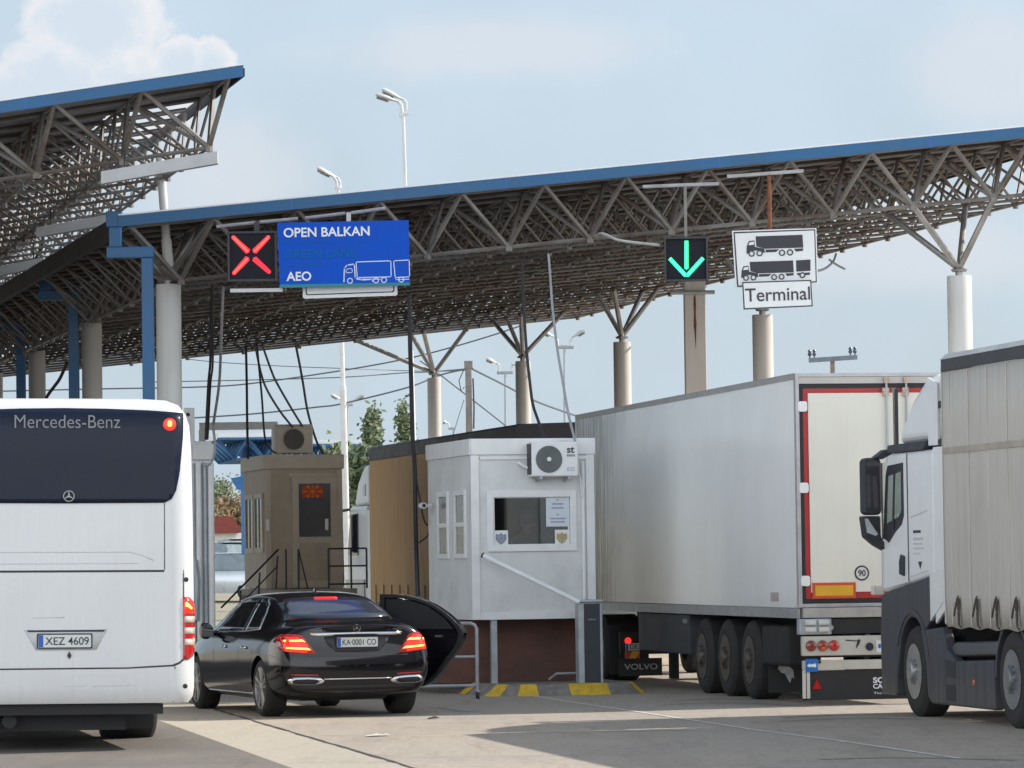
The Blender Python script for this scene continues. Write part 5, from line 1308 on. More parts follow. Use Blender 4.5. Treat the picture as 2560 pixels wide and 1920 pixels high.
# ================================================================== barrier
pbr = W(1478, 1712, 56.75); zb = .155
ba = thing('barrier', 'slim dark barrier cabinet with raised white arm before the white booth', 'barrier', (pbr.x, 56.75, zb), R(6))
MB().box(-.165, .165, -.02, .34, 0, 1.09).build('cabinet', m_galv, ba, bevel=.01)
MB().box(-.088, .128, -.034, -.0205, .012, 1.072).build('front_panel', M('panel_navy', (.018, .026, .036), .5, var=.12), ba, bevel=.004)
MB().box(-.18, .178, -.045, .35, 1.091, 1.125).build('lid', m_galv, ba, bevel=.008)
text('lettering', 'elka', .02, .86, -.0345, .11, M('print_pale', (.35, .38, .42), .5), ba, height=.022)
a = W(1450, 1506, 56.7) - Vector(ba.location); b = W(1209, 1389, 57.2) - Vector(ba.location)
mb = MB(); mb.tube(a, b, .034, 12); o = mb.build('arm', m_trim, ba, smooth=True); o.rotation_euler = (0, 0, -R(6))
mb = MB(); d = (b - a).normalized(); mb.tube(b, b + d * .02, .038, 12); o = mb.build('arm_cap', m_ink, ba); o.rotation_euler = (0, 0, -R(6))
# movable rail
pr_ = W(1194, 1742, 55.6)
ra = thing('rail_barrier', 'grey tubular rail barrier on castors between black car and booth', 'barrier', (pr_.x, 55.6, 0), R(4))
m = MB(); m.path([(0, 0, .10), (0, 0, .93), (-.03, 0, .98), (-.08, 0, 1.0), (-1.15, 0, 1.0), (-1.2, 0, .98), (-1.22, 0, .93), (-1.22, 0, .10)], .024, 10)
m.tube((-1.2, 0, .56), (-.02, 0, .56), .018, 8).tube((-1.2, 0, .18), (-.02, 0, .18), .022, 8)
m.build('tube_frame', m_galv, ra, smooth=True)
for x in (0, -1.22):
    MB().box(x - .012, x + .012, -.22, .22, .095, .12).build('foot', m_galv, ra)
    for y in (-.2, .2): MB().lathe([(.045, -.012), (.048, 0), (.045, .012)], (x, y, .048), 'x', 14).build('castor', m_ink, ra)

# ================================================================== tan booth farther on
pt = W(760, 1300, 78.0)
tb = thing('booth', 'tan guard booth with a dark window door on a railed platform', 'booth', (pt.x, 78.0, 0), HD)
hw, z0, z1 = .71, 1.38, 3.86
MB().box(-hw, hw, 0, 2.5, z0, z1).build('wall', m_brownbooth, tb)
t = MB(); t.box(-hw - .05, hw + .05, -.06, 2.56, z1 - .27, z1 + .0); t.build('roof_fascia', m_browntrim, tb, bevel=.015)
for x0, x1 in ((-hw - .015, -hw + .09), (hw - .09, hw + .015)): MB().box(x0, x1, -.02, -.001, z0, z1 - .28).build('corner_post', m_browntrim, tb)
MB().box(-.28, .60, -.018, -.0012, 3.455, 3.51).build('lintel', m_browntrim, tb)
dr2 = MB().frame(-.22, .62, z0 + .02, 3.44, .12, -.03, -.001).build('door', m_browntrim, tb)
MB().box(-.099, .499, -.016, -.002, z0 + .15, 2.22).build('door_panel', m_brownbooth, dr2)
MB().box(-.099, .499, -.022, -.0025, 2.221, 2.33).build('door_rail', m_browntrim, dr2)
MB().box(-.099, .499, -.012, -.003, 2.331, 3.319).build('window', M('booth_dark_glass', (.03, .028, .04), .12, var=.1), dr2)
fl = MB().box(-.03, .36, -.018, -.0125, 3.06, 3.28).build('flag', m_flagred, dr2, label='small red flag with yellow sun rays')
mb = MB(); cx, cz = .165, 3.17
for k in range(8):
    a = R(45 * k); hx, hz = .19, .105
    ex, ez = math.cos(a), math.sin(a); s_ = min(hx / max(abs(ex), 1e-3), hz / max(abs(ez), 1e-3)); wdt = .028 if k % 2 == 0 else .034
    p = Vector((cx + ex * s_, cz + ez * s_)); n_ = Vector((-ez, ex)) * wdt; q = Vector((cx + ex * .05, cz + ez * .05))
    mb.prism([q, p - n_, p + n_], -.0200 - .0002 * k, -.0185, 'xz')
mb.build('flag_rays', m_flagsun, fl); MB().prism(circ(cx, cz, .04, 16), -.0225, -.0186, 'xz').build('flag_disc', m_flagsun, fl)
for y in (.25, 1.3):
    w_ = MB().frame(y, y + .95, 2.05, 3.15, .09, -hw - .035, -hw - .001, 'yz').build('window', m_browntrim, tb)
    MB().box(-hw - .012, -hw - .002, y + .09, y + .86, 2.14, 3.06).build('pane', M('pane_green', (.10, .13, .115), .08, var=.3), w_)
    MB().box(-hw - .028, -hw - .013, y + .45, y + .50, 2.14, 3.06).build('mullion', m_browntrim, w_)
for x in (-.55, .56): MB().box(x - .03 - .14, x + .03 - .14, -.045, -.021, 2.45, 2.66).build('number_plate_holder', m_trim, tb)
MB().box(-hw - .05, hw + .05, -1.2, 2.6, 1.25, 1.37).build('platform', M('platform_conc', (.27, .24, .20), .8, var=.2, vs=4), tb)
MB().box(-hw + .02, hw - .1, -.9, 3.0, .01, 1.249).build('base', M('base_dark', (.12, .10, .085), .9, var=.25), tb)
for k in range(4): MB().box(-hw - .06 - .26 * (k + 1), -hw - .06 - .26 * k, -1.1, -.3, 1.22 - .28 * (k + 1), 1.25 - .28 * (k + 1)).build('step', M('step_steel', (.20, .19, .17), .6, var=.2), tb)
rl = MB()
for x in (-.55, -.32, .24, .66, .95): rl.tube((x, -1.15, 1.37), (x, -1.15, 2.1), .018, 6)
for z in (2.1, 1.78, 1.45): rl.tube((.24, -1.15, z), (.95, -1.15, z), .016, 6)
rl.tube((-.32, -1.15, 2.1), (-.15, -1.15, 1.38), .014, 6)
for x in (-.82, -1.15, -1.5): rl.tube((x, -1.12, .02), (x + .12, -1.12, 2.0 + (x + .8) * .9), .018, 6)
rl.tube((-.68, -1.12, 2.1), (-1.75, -1.12, 1.05), .02, 6).tube((-.7, -1.12, 1.8), (-1.75, -1.12, .75), .014, 6)
rl.build('railing', m_ink, tb)
ac2 = thing('air_conditioner', 'tan air conditioner unit standing on the roof of the tan booth', 'air conditioner', frame_at((pt.x, 78.0), HD)(-.13, .0, z1 + .002), HD)
MB().box(-.36, .32, .02, .34, .02, .56).build('casing', m_browntrim, ac2, bevel=.02)
f2 = MB().lathe([(.19, 0), (.188, -.012), (0, -.006)], (-.04, .019, .28), 'y', 30).build('fan_grille', M('fan_brown', (.06, .05, .045), .5, var=.2), ac2)
MB().lathe([(.195, 0), (.21, -.014), (.195, -.02), (.195, 0)], (-.04, .018, .28), 'y', 30, cap=False).build('fan_ring', m_brownbooth, ac2)
for x in (-.3, .25): MB().box(x - .03, x + .03, .02, .34, 0, .0195).build('foot', m_galv, ac2)

# ================================================================== tan lorry beyond the booth
pk = W(1290, 1063, 72.0)
lr = thing('truck', 'curtain side truck with tan tarpaulin and black roof beyond the booths', 'truck', (pk.x + 1.25 * cT, 72.0 + 1.25 * sT, 0), HD)
zt = pk.z
MB().box(-1.25, 1.25, 0, 13.2, 1.05, zt - .26).build('side_curtain', m_tarptan, lr, bevel=.01)
MB().box(-1.265, 1.265, -.015, 13.22, zt - .259, zt - .02).build('roof_band', m_blackroof, lr)
MB().prism([(-1.27, zt - .019), (-1.2, zt + .02), (0, zt + .05), (1.2, zt + .02), (1.27, zt - .019)], -.02, 13.22, 'xz').build('roof_sheet', m_blackroof, lr)
MB().box(-1.0, 1.0, .1, 13, .6, 1.04).build('chassis', m_under, lr)
for i in range(16): MB().box(-1.272, -1.26, .6 + i * .8, .63 + i * .8, 1.0, 1.4).build('strap', m_strap, lr)
for y in (1.4, 2.7, 4.0, 12.9):
    for sd_ in (-1, 1): wheel(lr, sd_ * 1.05, y, .5, .38, sd_)
cabq = [(13.6, .7), (13.6, 3.0), (13.7, 3.05), (13.62, 3.55), (14.2, 3.72), (14.9, 3.55), (15.5, 3.05), (15.85, 2.2), (15.9, .5)]
MB().prism([(13.62, .55), (13.62, 3.0), (15.45, 3.0), (15.8, 2.1), (15.9, .5)], -1.235, 1.235, 'yz').build('cab', m_tractor, lr, bevel=.06, seg=3)
MB().prism([(13.75, 3.01), (13.75, 3.85), (14.3, 3.8), (14.95, 3.5), (15.4, 3.01)], -1.16, 1.16, 'yz').build('roof_fairing', m_tractor, lr, bevel=.08, seg=3)
MB().prism([(14.55, 2.0), (14.55, 2.85), (15.3, 2.85), (15.6, 2.0)], -1.262, -1.237, 'yz').build('window', m_carglass, lr)
MB().prism([(14.1, 3.2), (14.1, 3.45), (14.35, 3.4), (14.35, 3.2)], -1.17, -1.161, 'yz').build('fairing_badge', m_softgap, lr)
MB().box(-1.24, -1.2, 13.3, 13.58, 1.0, 2.9).build('side_deflector', m_tractor, lr)
MB().box(-1.262, -1.238, 13.9, 15.9, .4, 1.5).build('step_panel', M('step_pale', (.5, .49, .46), .5, var=.1), lr)
mm = MB().prism(rrect(-1.62, -1.36, 2.05, 2.85, .06), 15.6, 15.75, 'xz').build('mirror', m_ink, lr, bevel=.02)
MB().prism(rrect(-1.60, -1.38, 1.75, 2.0, .05), 15.6, 15.75, 'xz').build('wide_mirror', m_ink, mm)
MB().tube((-1.5, 15.65, 2.9), (-1.2, 15.7, 2.95), .03, 8).build('mirror_arm', m_ink, mm)
# security camera and its junction box strapped at the side of the booth
cc = thing('security_camera', 'small white security camera on the side wall of the white booth', 'security camera', fb_(-BW2 - .04, 2.5, 2.62), HD)
MB().tube((0, 0, 0), (-.10, 0, 0), .02, 8).build('arm', m_trim, cc, smooth=True)
MB().lathe([(.035, 0), (.045, -.02), (.045, -.18), (.04, -.2), (0, -.2)], (-.13, .08, .0), 'y', 14).build('housing', m_trim, cc, smooth=True)
MB().lathe([(.03, 0), (0, -.004)], (-.13, -.1205, 0), 'y', 12).build('lens', m_ink, cc)

# ================================================================== white cabin beside the coach, portal frame
pc2 = W(533, 1400, 63.0)
kc = thing('cabin', 'pale grey service cabin with pipes between the coach and the tan booth', 'cabin', (pc2.x, 63.0, 0), R(12))
MB().box(-1.2, -.0, 0, 2.2, .3, 3.68).build('wall', M('cabin_grey', (.66, .69, .71), .6, var=.06, vs=2), kc, bevel=.02)
MB().box(-.30, .02, -.06, -.001, 3.40, 3.64).build('junction_box', m_panel, kc, bevel=.01)
MB().box(-.42, -.26, -.03, -.002, 3.6, 4.18).build('sensor_panel', m_panel, kc, bevel=.02)
for z in (4.08, 3.86): MB().lathe([(.03, 0), (.0, -.008)], (-.36, -.0301, z), 'y', 12).build('sensor', m_ink, kc)
for x, r_ in ((-.30, .03), (-.22, .045), (-.12, .03), (-.03, .05)): MB().tube((x, -.05, .31), (x, -.05, 3.35), r_, 10).build('pipe', m_trim if r_ > .04 else m_galv, kc, smooth=True)
MB().box(-1.2, -.25, -.05, -.003, .31, 1.05).build('plinth', m_ink, kc)
MB().path([(-.28, -.10, 1.0), (-.26, -.12, 1.6), (-.30, -.10, 1.9)], .05, 8).build('hose', m_galv, kc, smooth=True)
pg = W(594, 1100, 83.0)
po = thing('portal_frame', 'slim white portal frame spanning the lane before the tan booth', 'frame', (pg.x, 83, 0), 0)
a, b = W(498, 1066, 83), W(694, 1064, 83)
MB().box(a.x - pg.x, b.x - pg.x, 0, .14, a.z - .075, a.z + .075).build('beam', m_trim, po, bevel=.008)
for px in (505, 687):
    c = W(px, 1100, 83).x - pg.x; MB().box(c - .065, c + .065, .01, .13, .01, a.z - .077).build('upright', m_trim, po)

# ================================================================== lamps and poles
def lamp_head(root, p, q, w=.16, mat=m_lampgrey):
    """cobra head from its neck p to its tip q"""
    p, q = Vector(p), Vector(q); d = q - p; s = Vector((0, 1, 0)); n_ = d.normalized().cross(s); 
    if n_.z < 0: n_ = -n_
    rings = []
    for t, ww, hh in ((0, .35, .35), (.25, .5, .5), (.45, .95, .9), (.8, 1, 1), (1, .75, .6)):
        c = p + d * t; rings.append([c + s * w * ww * math.cos(R(a)) + n_ * w * .42 * hh * math.sin(R(a)) for a in range(0, 360, 36)])
    h = MB().loft(rings).build('lamp_head', mat, root, smooth=True)
    rings = []
    for t, ww in ((.42, .5), (.5, .8), (.85, .8), (.93, .5)):
        c = p + d * t - n_ * w * .36; rings.append([c + s * w * ww * math.cos(R(a)) + n_ * w * .25 * math.sin(R(a)) for a in range(0, 360, 36)])
    MB().loft(rings).build('lens', M('lens_dark', (.16, .17, .18), .3, var=.1), h, smooth=True)
    return h
def lamp(label, px, Y, ytop, heads, r0=.10, r1=.06, mat=m_polewhite, xtop=None, plate=None, group='tall street lamps'):
    b = W(px, 1300, Y); tz = W(px, ytop, Y); xt = W(xtop or px, ytop, Y).x
    o = thing('street_lamp', label, 'street lamp', (b.x, Y, terrain(b.x, Y)), 0, group); z0 = terrain(b.x, Y); ori = Vector((b.x, Y, z0))
    T = Vector((xt - b.x, 0, tz.z - z0))
    MB().tube((0, 0, 0), T * .55, r0, 14, r0 * .95).tube(T * .55, T, r1, 12, r1 * .85).build('pole', mat, o, smooth=True)
    if plate: 
        a, c = W(plate[0], plate[1], Y) - ori, W(plate[2], plate[3], Y) - ori
        MB().tube(a, c, .05, 8).build('cross_bar', mat, o, smooth=True)
    for k, H in enumerate(heads):
        P = [W(x, y, Y) - ori for x, y in H]
        for p in P: p.y += .25 * k
        if len(P) > 2: MB().path(P[:-1], .035, 8).build('arm', m_lampgrey, o, smooth=True)
        lamp_head(o, P[-2], P[-1], .15)
    return o
lamp('tall white street lamp with two heads close together above the blue fascia', 1046, 96, 290, [[(1006, 286), (1003, 262), (996, 254), (940, 236)], [(1013, 282), (1015, 255), (1008, 246), (955, 220)]], .062, .045, xtop=1008, plate=(998, 290, 1020, 281))
lamp('white street lamp peeking over the fascia, its thick pole behind the tan booth', 869, 104, 470, [[(843, 470), (841, 452), (832, 440), (794, 419)], [(850, 468), (848, 452), (843, 442), (800, 422)]], .085, .06, xtop=845, plate=(838, 468, 852, 471))
lamp('far lamp with two pale spread heads half hidden behind a thick white pole', 871, 150, 1012, [[(862, 1010), (855, 1000), (828, 986)], [(872, 1012), (880, 1004), (908, 986)]], .05, .05, M('lamp_pole_grey', (.36, .39, .42), .5, .2), xtop=868, plate=(858, 1012, 882, 1012))
lamp('thin lamp with two heads spread on a cross bar above the white trailer', 1411, 118, 868, [[(1394, 866), (1393, 850), (1386, 842), (1356, 828)], [(1427, 866), (1427, 850), (1431, 842), (1462, 824)]], .045, .04, M('lamp_pole_grey', (.36, .39, .42), .5, .2), plate=(1394, 868, 1434, 868))
lamp('thin lamp with one bright head left of a steel column', 1263, 124, 930, [[(1248, 930), (1248, 914), (1243, 908), (1216, 896)], [(1278, 930), (1278, 918), (1281, 912), (1283, 908)]], .045, .04, M('lamp_pole_grey', (.36, .39, .42), .5, .2), plate=(1242, 932, 1282, 931))
lamp('small far lamp with a single head just over the tan truck roof', 1133, 150, 1070, [[(1122, 1070), (1122, 1062), (1118, 1057), (1108, 1053)]], .04, .035, M('lamp_pole_grey', (.36, .39, .42), .5, .2), plate=(1121, 1071, 1136, 1071))
def upole(label, px, Y, ytop, w, arm=None):
    b = W(px, ytop, Y); z0 = terrain(b.x, Y)
    o = thing('utility_pole', label, 'utility pole', (b.x, Y, z0), 0); h = b.z - z0; r_ = w * Y / FPX / 2
    MB().loft([[(x * k, y * k, z) for x, y in rrect(-r_, r_, -r_, r_, r_ * .3, 2)] for z, k in ((0, 1.2), (h, 1))]).build('pole', m_wood, o)
    if arm:
        a, c = W(arm[0], arm[1], Y - .2) - Vector((b.x, Y, z0)), W(arm[2], arm[3], Y - .2) - Vector((b.x, Y, z0))
        m = MB(); d = c - a; m.v = [p + Vector((0, dy, dz)) for p in (a, c) for dy, dz in ((-.06, -.06), (-.06, .06), (.06, .06), (.06, -.06))]; m.f = [(0, 1, 2, 3), (7, 6, 5, 4), (0, 4, 5, 1), (1, 5, 6, 2), (2, 6, 7, 3), (3, 7, 4, 0)]
        ca = m.build('cross_arm', M('arm_blue_grey', (.16, .19, .24), .6, .2, var=.2), o)
        for f in (.02, .115, .86, .955):
            p = a + d * f; MB().lathe([(.02, 0), (.02, .06), (.045, .07), (.055, .12), (.035, .15), (.05, .19), (.03, .23), (0, .24)], p + Vector((0, 0, .05)), 'z', 12).build('insulator', M('insulator_slate', (.07, .09, .13), .3, var=.15), ca, smooth=True)
    else:
        MB().box(-r_ * 1.3, r_ * 1.3, -r_ * 1.3, r_ * 1.3, h - .05, h + .12).build('cap', m_wood, o)
        MB().path([(r_ * 1.4, -.1, h - .3), (r_ * 1.6, -.1, h - 1), (r_ * 1.4, -.1, h - 1.5)], .02, 6).path([(-r_ * 1.5, -.1, h - .1), (-r_ * 3, -.1, h - .35), (-r_ * 2.4, -.1, h - .6), (-r_ * 1.3, -.1, h - .5)], .012, 6).build('cable_loop', m_wire, o)
    return o
upole('square concrete pole with cables at its top between two steel columns', 1171, 100, 915, 16)
upole('pole with a cross arm carrying four insulators above the white trailer', 2081, 112, 893, 11, (2022, 901, 2143, 893))
# ================================================================== overhead wires and hanging cables
def wire(name, label, cat, pts, r, mat, n=10, group=None):
    P = [W(*p) for p in pts]; o = P[0].copy()
    # smooth polyline through the points
    Q = []
    for i in range(len(P) - 1):
        p0, p1, p2, p3 = P[max(0, i - 1)], P[i], P[i + 1], P[min(len(P) - 1, i + 2)]
        for k in range(n):
            t = k / n; Q.append(.5 * ((2 * p1) + (p2 - p0) * t + (2 * p0 - 5 * p1 + 4 * p2 - p3) * t * t + (3 * p1 - p0 - 3 * p2 + p3) * t ** 3))
    Q.append(P[-1]); mb = MB(); mb.path([q - o for q in Q], r, 5)
    w = mb.build(name, mat, smooth=True); w.location = o
    return tag(w, label, cat, group)
G1 = 'overhead wires behind the canopy'
m_wf = M('wire_far', (.10, .115, .13), .6, var=.1)
wire('overhead_wire', 'sagging overhead wire rising to the far rear columns from the coach side', 'wire', [(430, 1047, 104), (494, 1044, 104), (640, 1034, 104), (790, 1018, 104), (856, 1009, 104), (1018, 969, 104), (1102, 937, 104), (1180, 920, 100)], .02, m_wf, group=G1)
wire('overhead_wire', 'overhead wire running from behind the left columns up to the steel strut', 'wire', [(-40, 979, 110), (260, 972, 110), (480, 968, 110), (625, 959, 110), (856, 926, 110), (1015, 897, 110), (1130, 868, 110), (1228, 839, 110), (1300, 815, 110)], .02, m_wf, group=G1)
wire('overhead_wire', 'faint nearly level wire just below the canopy rear edge', 'wire', [(470, 898, 125), (552, 906, 125), (700, 915, 125), (856, 921, 125), (1067, 928, 125), (1171, 925, 100)], .013, m_wf, group=G1)
wire('overhead_wire', 'second faint level wire meeting the square concrete pole', 'wire', [(380, 955, 115), (625, 950, 115), (856, 943, 115), (1010, 932, 115), (1068, 930, 108), (1165, 922, 100)], .015, m_wf, group=G1)
wire('overhead_wire', 'thick wire dropping from the square concrete pole to the white trailer', 'wire', [(1180, 922, 100), (1260, 962, 104), (1340, 1003, 108), (1454, 1044, 112), (1560, 1080, 114)], .026, m_wf, group=G1)
wire('overhead_wire', 'wire slanting down past the pole to the roof of the tan truck', 'wire', [(1050, 902, 104), (1102, 938, 104), (1130, 960, 104), (1200, 1014, 104), (1271, 1070, 104)], .016, m_wf, group=G1)
wire('overhead_wire', 'hair thin wire slanting down left of the square concrete pole', 'wire', [(1160, 1000, 106), (1147, 1040, 106), (1132, 1090, 106)], .010, m_wf, group=G1)
G2 = 'cables hanging from the canopy'
wire('hanging_cable', 'black cable, nearer of the pair hanging over the pale grey cabin', 'cable', [(530, 715, 60), (527, 800, 60.5), (526, 902, 61), (521, 960, 61.5), (514, 1098, 62.6)], .020, m_wire, group=G2)
wire('hanging_cable', 'thinner black cable twinned with another over the pale grey cabin', 'cable', [(531, 717, 60.4), (532, 900, 61), (526, 962, 61.6), (519, 1098, 62.7)], .016, m_wire, group=G2)
wire('hanging_cable', 'light grey cable curling into the box of the pale grey cabin', 'cable', [(558, 716, 60), (553, 840, 60.5), (548, 957, 61.5), (535, 1050, 62.4), (533, 1068, 62.5), (537, 1110, 62.5), (535, 1136, 62.5), (526, 1158, 62.5), (513, 1163, 62.5), (507, 1155, 62.5)], .022, m_wiregrey, group=G2)
wire('hanging_cable', 'straight black cable ending on the corner of the tan booth', 'cable', [(615, 866, 75.5), (617, 960, 76.6), (618, 1050, 77.2), (620, 1146, 77.9)], .024, m_wire, group=G2)
wire('hanging_cable', 'thin cable dropping to the portal frame beside the tan booth', 'cable', [(642, 860, 75.5), (650, 945, 76), (655, 1000, 76), (662, 1093, 76.3), (676, 1122, 77), (688, 1132, 77.6)], .020, m_wire, group=G2)
wire('hanging_cable', 'grey cable bowing to the left side of the rooftop air conditioner', 'cable', [(638, 862, 75.5), (652, 930, 76), (668, 975, 76.6), (703, 1032, 77.4), (742, 1080, 78.2)], .022, m_wf, group=G2)
wire('hanging_cable', 'grey cable bowing to the middle of the rooftop air conditioner', 'cable', [(655, 860, 75.5), (678, 925, 76), (692, 957, 76.6), (728, 1020, 77.4), (764, 1078, 78.2)], .022, m_wf, group=G2)
wire('hanging_cable', 'dark cable curving down behind the right side of the rooftop unit', 'cable', [(737, 850, 77.5), (750, 915, 78), (758, 960, 78.3), (770, 1031, 78.6), (792, 1104, 79), (812, 1138, 79.5)], .024, m_wf, group=G2)
wire('hanging_cable', 'thick black cable bundle from the blue sign down beside the white booth', 'cable', [(1023, 735, 59), (1025, 860, 59.2), (1028, 960, 59.5), (1031, 1090, 59.8), (1036, 1165, 60), (1038, 1300, 60.2), (1041, 1400, 60.4), (1044, 1490, 60.4)], .034, m_wire, group=G2)
wire('hanging_cable', 'loose dark cable looping off the thick bundle near the booth side', 'cable', [(1036, 1170, 60), (1060, 1300, 60.2), (1078, 1310, 60.3), (1068, 1340, 60.3), (1042, 1360, 60.3)], .014, m_wire, group=G2)
wire('hanging_cable', 'black cable running down in front of a steel column to the white booth', 'cable', [(1305, 655, 59.5), (1308, 740, 59.3), (1315, 860, 59), (1325, 960, 58.7), (1332, 1010, 58.5), (1345, 1050, 58.3), (1366, 1106, 58)], .022, m_wire, group=G2)
wire('hanging_cable', 'light grey cable running down to the top of the booth air conditioner', 'cable', [(1371, 635, 59), (1376, 700, 58.9), (1381, 769, 58.7), (1393, 870, 58.4), (1407, 954, 58.1), (1420, 1030, 57.8), (1438, 1104, 57.4)], .019, m_wiregrey, group=G2)
wire('hanging_cable', 'pale loose cable lying out from the truss beside the green arrow', 'cable', [(1488, 590, 58.4), (1500, 584, 58), (1515, 587, 57.9), (1545, 600, 57.8), (1590, 607, 57.8), (1650, 613, 57.8)], .020, m_alu, group=G2)
wire('hanging_cable', 'loose wire curling out at the right end of the lorry sign', 'cable', [(2040, 678, 60), (2062, 672, 61), (2082, 655, 62), (2090, 635, 63)], .018, m_wiregrey, group=G2)
wire('hanging_cable', 'short stiff wire end poking out beside the lorry sign', 'cable', [(2072, 648, 62), (2092, 662, 62), (2113, 673, 62)], .018, m_wiregrey, group=G2)
wire('hanging_cable', 'black cable drooping from the farthest grey trough to the left columns', 'cable', [(108, 588, 70), (105, 615, 70), (90, 645, 70), (80, 662, 70)], .03, m_wire, group=G2)
wire('hanging_cable', 'black cable slanting across between the two leftmost steel columns', 'cable', [(168, 905, 74), (150, 945, 74), (136, 965, 74), (118, 990, 74), (112, 1010, 74)], .032, m_wire, group=G2)
# ================================================================== far background
def far_canopy(label, px0, px1, ytop, ybot, Y, slope, poles, deep=10):
    a, b = W(px0, ytop, Y), W(px1, ytop, Y); zl = W(px0, ybot, Y).z; o = thing('canopy', label, 'canopy', (0, 0, 0))
    m = MB(); n = max(3, int((b.x - a.x) / 1.1)); h = a.z - zl
    T = lambda i, j: Vector((a.x + (b.x - a.x) * i / n - .2 * j, Y + j * 1.2, a.z + slope * (b.x - a.x) * i / n))
    Lw = lambda i, j: T(i, j) + Vector(((b.x - a.x) / n * .5, .6, -h))
    for i in range(n):
        for j in range(5):
            m.tube(T(i, j), T(i + 1, j), .05, 4, cap=False); q = Lw(i, j)
            for di in (0, 1):
                for dj in (0, 1): m.tube(q, T(i + di, j + dj), .045, 4, cap=False)
            if i < n - 1: m.tube(q, Lw(i + 1, j), .05, 4, cap=False)
    m.build('space_frame', M('frame_blue', (.03, .13, .30), .5, .1, var=.25, vs=1), o)
    d = MB(); d.v = [T(0, 0), T(n, 0), T(n, 5), T(0, 5)] + [p + Vector((0, 0, .16)) for p in (T(0, 0), T(n, 0), T(n, 5), T(0, 5))]
    d.f = [(0, 1, 2, 3), (7, 6, 5, 4), (0, 4, 5, 1), (1, 5, 6, 2), (2, 6, 7, 3), (3, 7, 4, 0)]
    d.build('roof', m_edge, o)
    bl = MB(); bl.v = [Lw(0, 0), Lw(n - 1, 0), Lw(n - 1, 4), Lw(0, 4)]; bl.f = [(0, 1, 2, 3)]
    bb = bl.build('soffit', M('soffit_blue', (.025, .09, .22), .7, var=.3, vs=.8), o); bb.modifiers.new('s', 'SOLIDIFY').thickness = .03
    for px, r in poles:
        c = W(px, ybot, Y + 2); z0 = terrain(c.x, Y + 2); MB().lathe([(r, z0), (r, c.z + .3)], (c.x, c.y, 0), 'z', 14).build('column', M('column_blue', (.03, .15, .36), .5, var=.15), o, smooth=True)
far_canopy('far blue space frame canopy left of the tan booth', 545, 770, 1097, 1147, 125, -.0, [(610, .11)])
far_canopy('far blue space frame canopy seen between the tan booth and the trees', 772, 905, 1112, 1172, 132, -.02, [(905, .1)])
pa_ = W(592, 1208, 110)
aw = thing('awning', 'small blue awning below the far canopy beside its post', 'awning', pa_, 0)
MB().prism([(-.16, .13), (.20, .2), (.20, -.22), (.0, -.16)], 0, 1.5, 'xz').build('hood', M('awning_blue', (.03, .14, .34), .5, var=.15), aw)
# house, cars
Yh = 190
ph = W(560, 1330, Yh); zg = terrain(ph.x, Yh)
hs = thing('house', 'small white house with red tiled roof far behind the lane', 'house', (ph.x, Yh, zg), R(20))
hh = W(560, 1333, Yh).z - zg
MB().box(-1.6, .55, 0, 4, 0, hh).build('wall', M('house_wall', (.55, .53, .50), .8, var=.08), hs)
MB().prism([(-1.9, hh + .001), (.8, hh + .001), (.3, hh + .75), (-1.6, hh + .75)], -.4, 4.4, 'xz').build('roof', M('roof_red', (.20, .045, .035), .8, var=.2, vs=4), hs)
MB().box(-1.2, -.6, -.03, -.001, hh - 1.5, hh - .5).build('window', m_carglass, hs)
MB().box(.62, 1.3, .5, 3, 0, hh + .1).build('porch', m_trim, hs)
def far_car(label, px, Y, rz, mat):
    p = W(px, 1430, Y); o = thing('parked_car', label, 'car', (p.x, Y, terrain(p.x, Y)), rz, 'pale cars parked far behind')
    b = MB(); b.loft([[(x * w, y, z) for x, z in ((-.8, .25), (-.9, .5), (-.9, .8), (-.82, .92), (.82, .92), (.9, .8), (.9, .5), (.8, .25))] for y, w in ((-2.2, .85), (-2.0, .98), (0, 1), (1.9, .98), (2.15, .82))]).build('body', mat, o, smooth=True)
    MB().loft([[(-.8, y0, z0), (.8, y0, z0), (.62, y0 + dy, z1), (-.62, y0 + dy, z1)] for y0, dy, z0, z1 in ((-2.0, .4, .9, 1.38), (-1.0, .1, .92, 1.46), (.5, -.2, .92, 1.44), (1.3, -.5, .9, 1.1))]).build('cabin', M('far_glass_sky', (.22, .27, .30), .15, var=.2), o, bevel=.04)  # reflected sky is put into the pale glass colour
    MB().box(-.6, .6, -1.5, .2, 1.455, 1.475).build('roof', mat, o)
    for x in (-.78, .78):
        for y in (-1.35, 1.4): wheel(o, x, y, .31, .2, -1 if x < 0 else 1, 'truck')
        MB().box(x - .12, x + .12, -2.22, -2.14, .62, .76).build('headlight', m_ink if False else m_carglass, o)
m_cw = M('car_white', (.72, .74, .76), .3, var=.03, coat=.5); m_cs = M('car_silver', (.66, .70, .74), .3, .3, var=.05, coat=.5)
far_car('white parked car before the far house', 545, 150, R(35), m_cw)
far_car('pale blue grey parked car nearest the cabin pipes', 556, 128, R(62), m_cs)
far_car('white car half hidden by the stair rail of the tan booth', 592, 158, R(20), m_cw)
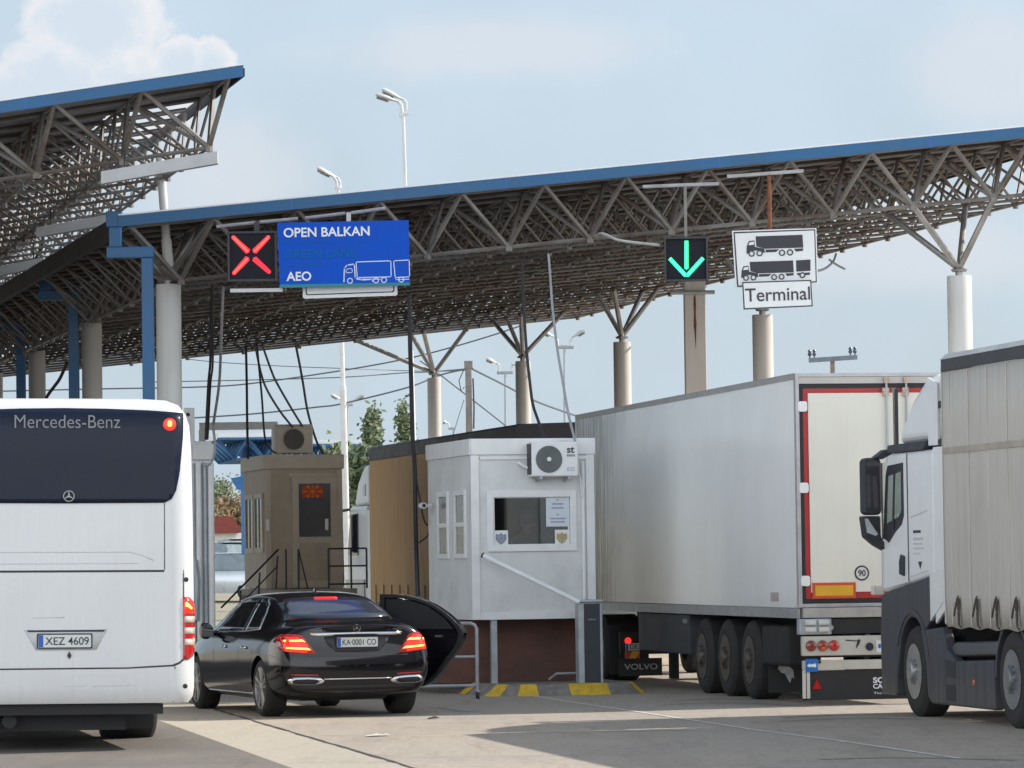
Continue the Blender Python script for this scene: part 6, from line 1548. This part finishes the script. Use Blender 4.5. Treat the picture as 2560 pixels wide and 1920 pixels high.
# trees: trunk, limbs, crown of leaf quads
def tree(label, px, Y, ytop, width, mat, kind, n=2600, group=None, base=None):
    b = W(px, ytop, Y); z0 = terrain(b.x, Y); H = b.z - z0; rnd = random.Random(int(px * 7 + Y))
    o = thing('poplar_tree' if kind == 'col' else 'tree', label, 'tree', (b.x, Y, z0), 0, group)
    w = width * Y / FPX / 2
    tk_ = MB(); tk_.tube((0, 0, 0), (0, 0, H * .5), .16, 8, .09).tube((0, 0, H * .5), (0, 0, H * .92), .09, 6, .02)
    limbs = []
    for k in range(26):
        t = .15 + .8 * k / 26; a = rnd.random() * 6.28; z = H * t
        if kind == 'col': rr = w * (.85 if t < .45 else max(.06, (1 - t) * 1.45)) * rnd.uniform(.55, 1.05); e = Vector((rr * math.cos(a), rr * math.sin(a), min(H * .99, z + rr * 2.2)))
        else: rr = w * math.sin(math.pi * min(.97, max(.1, t))) ** .6 * rnd.uniform(.6, 1.1); e = Vector((rr * math.cos(a), rr * math.sin(a), z + rr * .35))
        s = Vector((0, 0, z)); limbs.append((s, e)); tk_.tube(s, e, .035, 5, .01)
    limbs.append((Vector((0, 0, H * .8)), Vector((.03, 0, H))))
    tk_.build('trunk', m_bark, o)
    cr = MB()
    for i in range(n):
        s, e = rnd.choice(limbs); t = rnd.uniform(.3, 1.05); c = s.lerp(e, t)
        sp = (.06 + .12 * w * (1 - .5 * abs(t - .6))) if kind == 'col' else (.10 + .16 * w * (1 - .5 * abs(t - .6))); c = c + Vector((rnd.gauss(0, sp), rnd.gauss(0, sp), rnd.gauss(0, sp * 1.3)))
        u = Vector((rnd.gauss(0, 1), rnd.gauss(0, 1), rnd.gauss(0, 1))).normalized(); v = u.orthogonal().normalized(); q = rnd.uniform(.05, .11) * (1.0 if kind == 'col' else 1.3)
        cr.add([c - u * q, c + v * q * .55, c + u * q, c - v * q * .55], [(0, 1, 2, 3)])
    cr.build('crown', mat, o)
GT = 'slender trees behind the tan truck'
tree('slender poplar with pointed top just beyond the tan booth', 930, 112, 1024, 95, m_leaf, 'col', 3400, GT)
tree('slender poplar rising over the tan truck beside the white lamp pole', 1010, 120, 1008, 90, m_leaf, 'col', 3000, GT)
tree('bushy dark green tree between the tan booth and the tan truck', 885, 106, 1135, 120, m_leafd, 'bush', 2900)
tree('pale leafed young tree at the far blue canopy', 836, 128, 1110, 70, m_leaf, 'bush', 1500)
tree('round green tree behind the far house', 552, 230, 1215, 110, m_leaf, 'bush', 3000)
tree('rust coloured tree behind the red roofed house', 590, 215, 1262, 110, m_leafr, 'bush', 2600)
tree('rust coloured bush left of the red roofed house', 530, 212, 1270, 80, m_leafr, 'bush', 2200)
# litter on the apron
for lab, px, py, w_, d_, mt in (('torn white paper scrap lying on the sunlit concrete', 936, 1842, .10, .12, m_dirtpatch), ('smaller white paper scrap beside a larger one on the concrete', 962, 1841, .05, .08, m_dirtpatch), ('dark flat scrap on the concrete behind the black car', 1084, 1798, .07, .1, m_ink)):
    p = G(px, py); m = MB(); m.v = [(-w_, -d_, .0), (w_ * .6, -d_ * .8, .012), (w_, d_ * .4, .004), (w_ * .2, d_, .02), (-w_ * .8, d_ * .7, .003)]; m.f = [(0, 1, 2, 3, 4)]
    o = m.build('litter', mt); o.location = (p.x, p.y, .012); o.modifiers.new('s', 'SOLIDIFY').thickness = .004
    tag(o, lab, 'litter', 'litter on the concrete' if mt is m_dirtpatch else None)
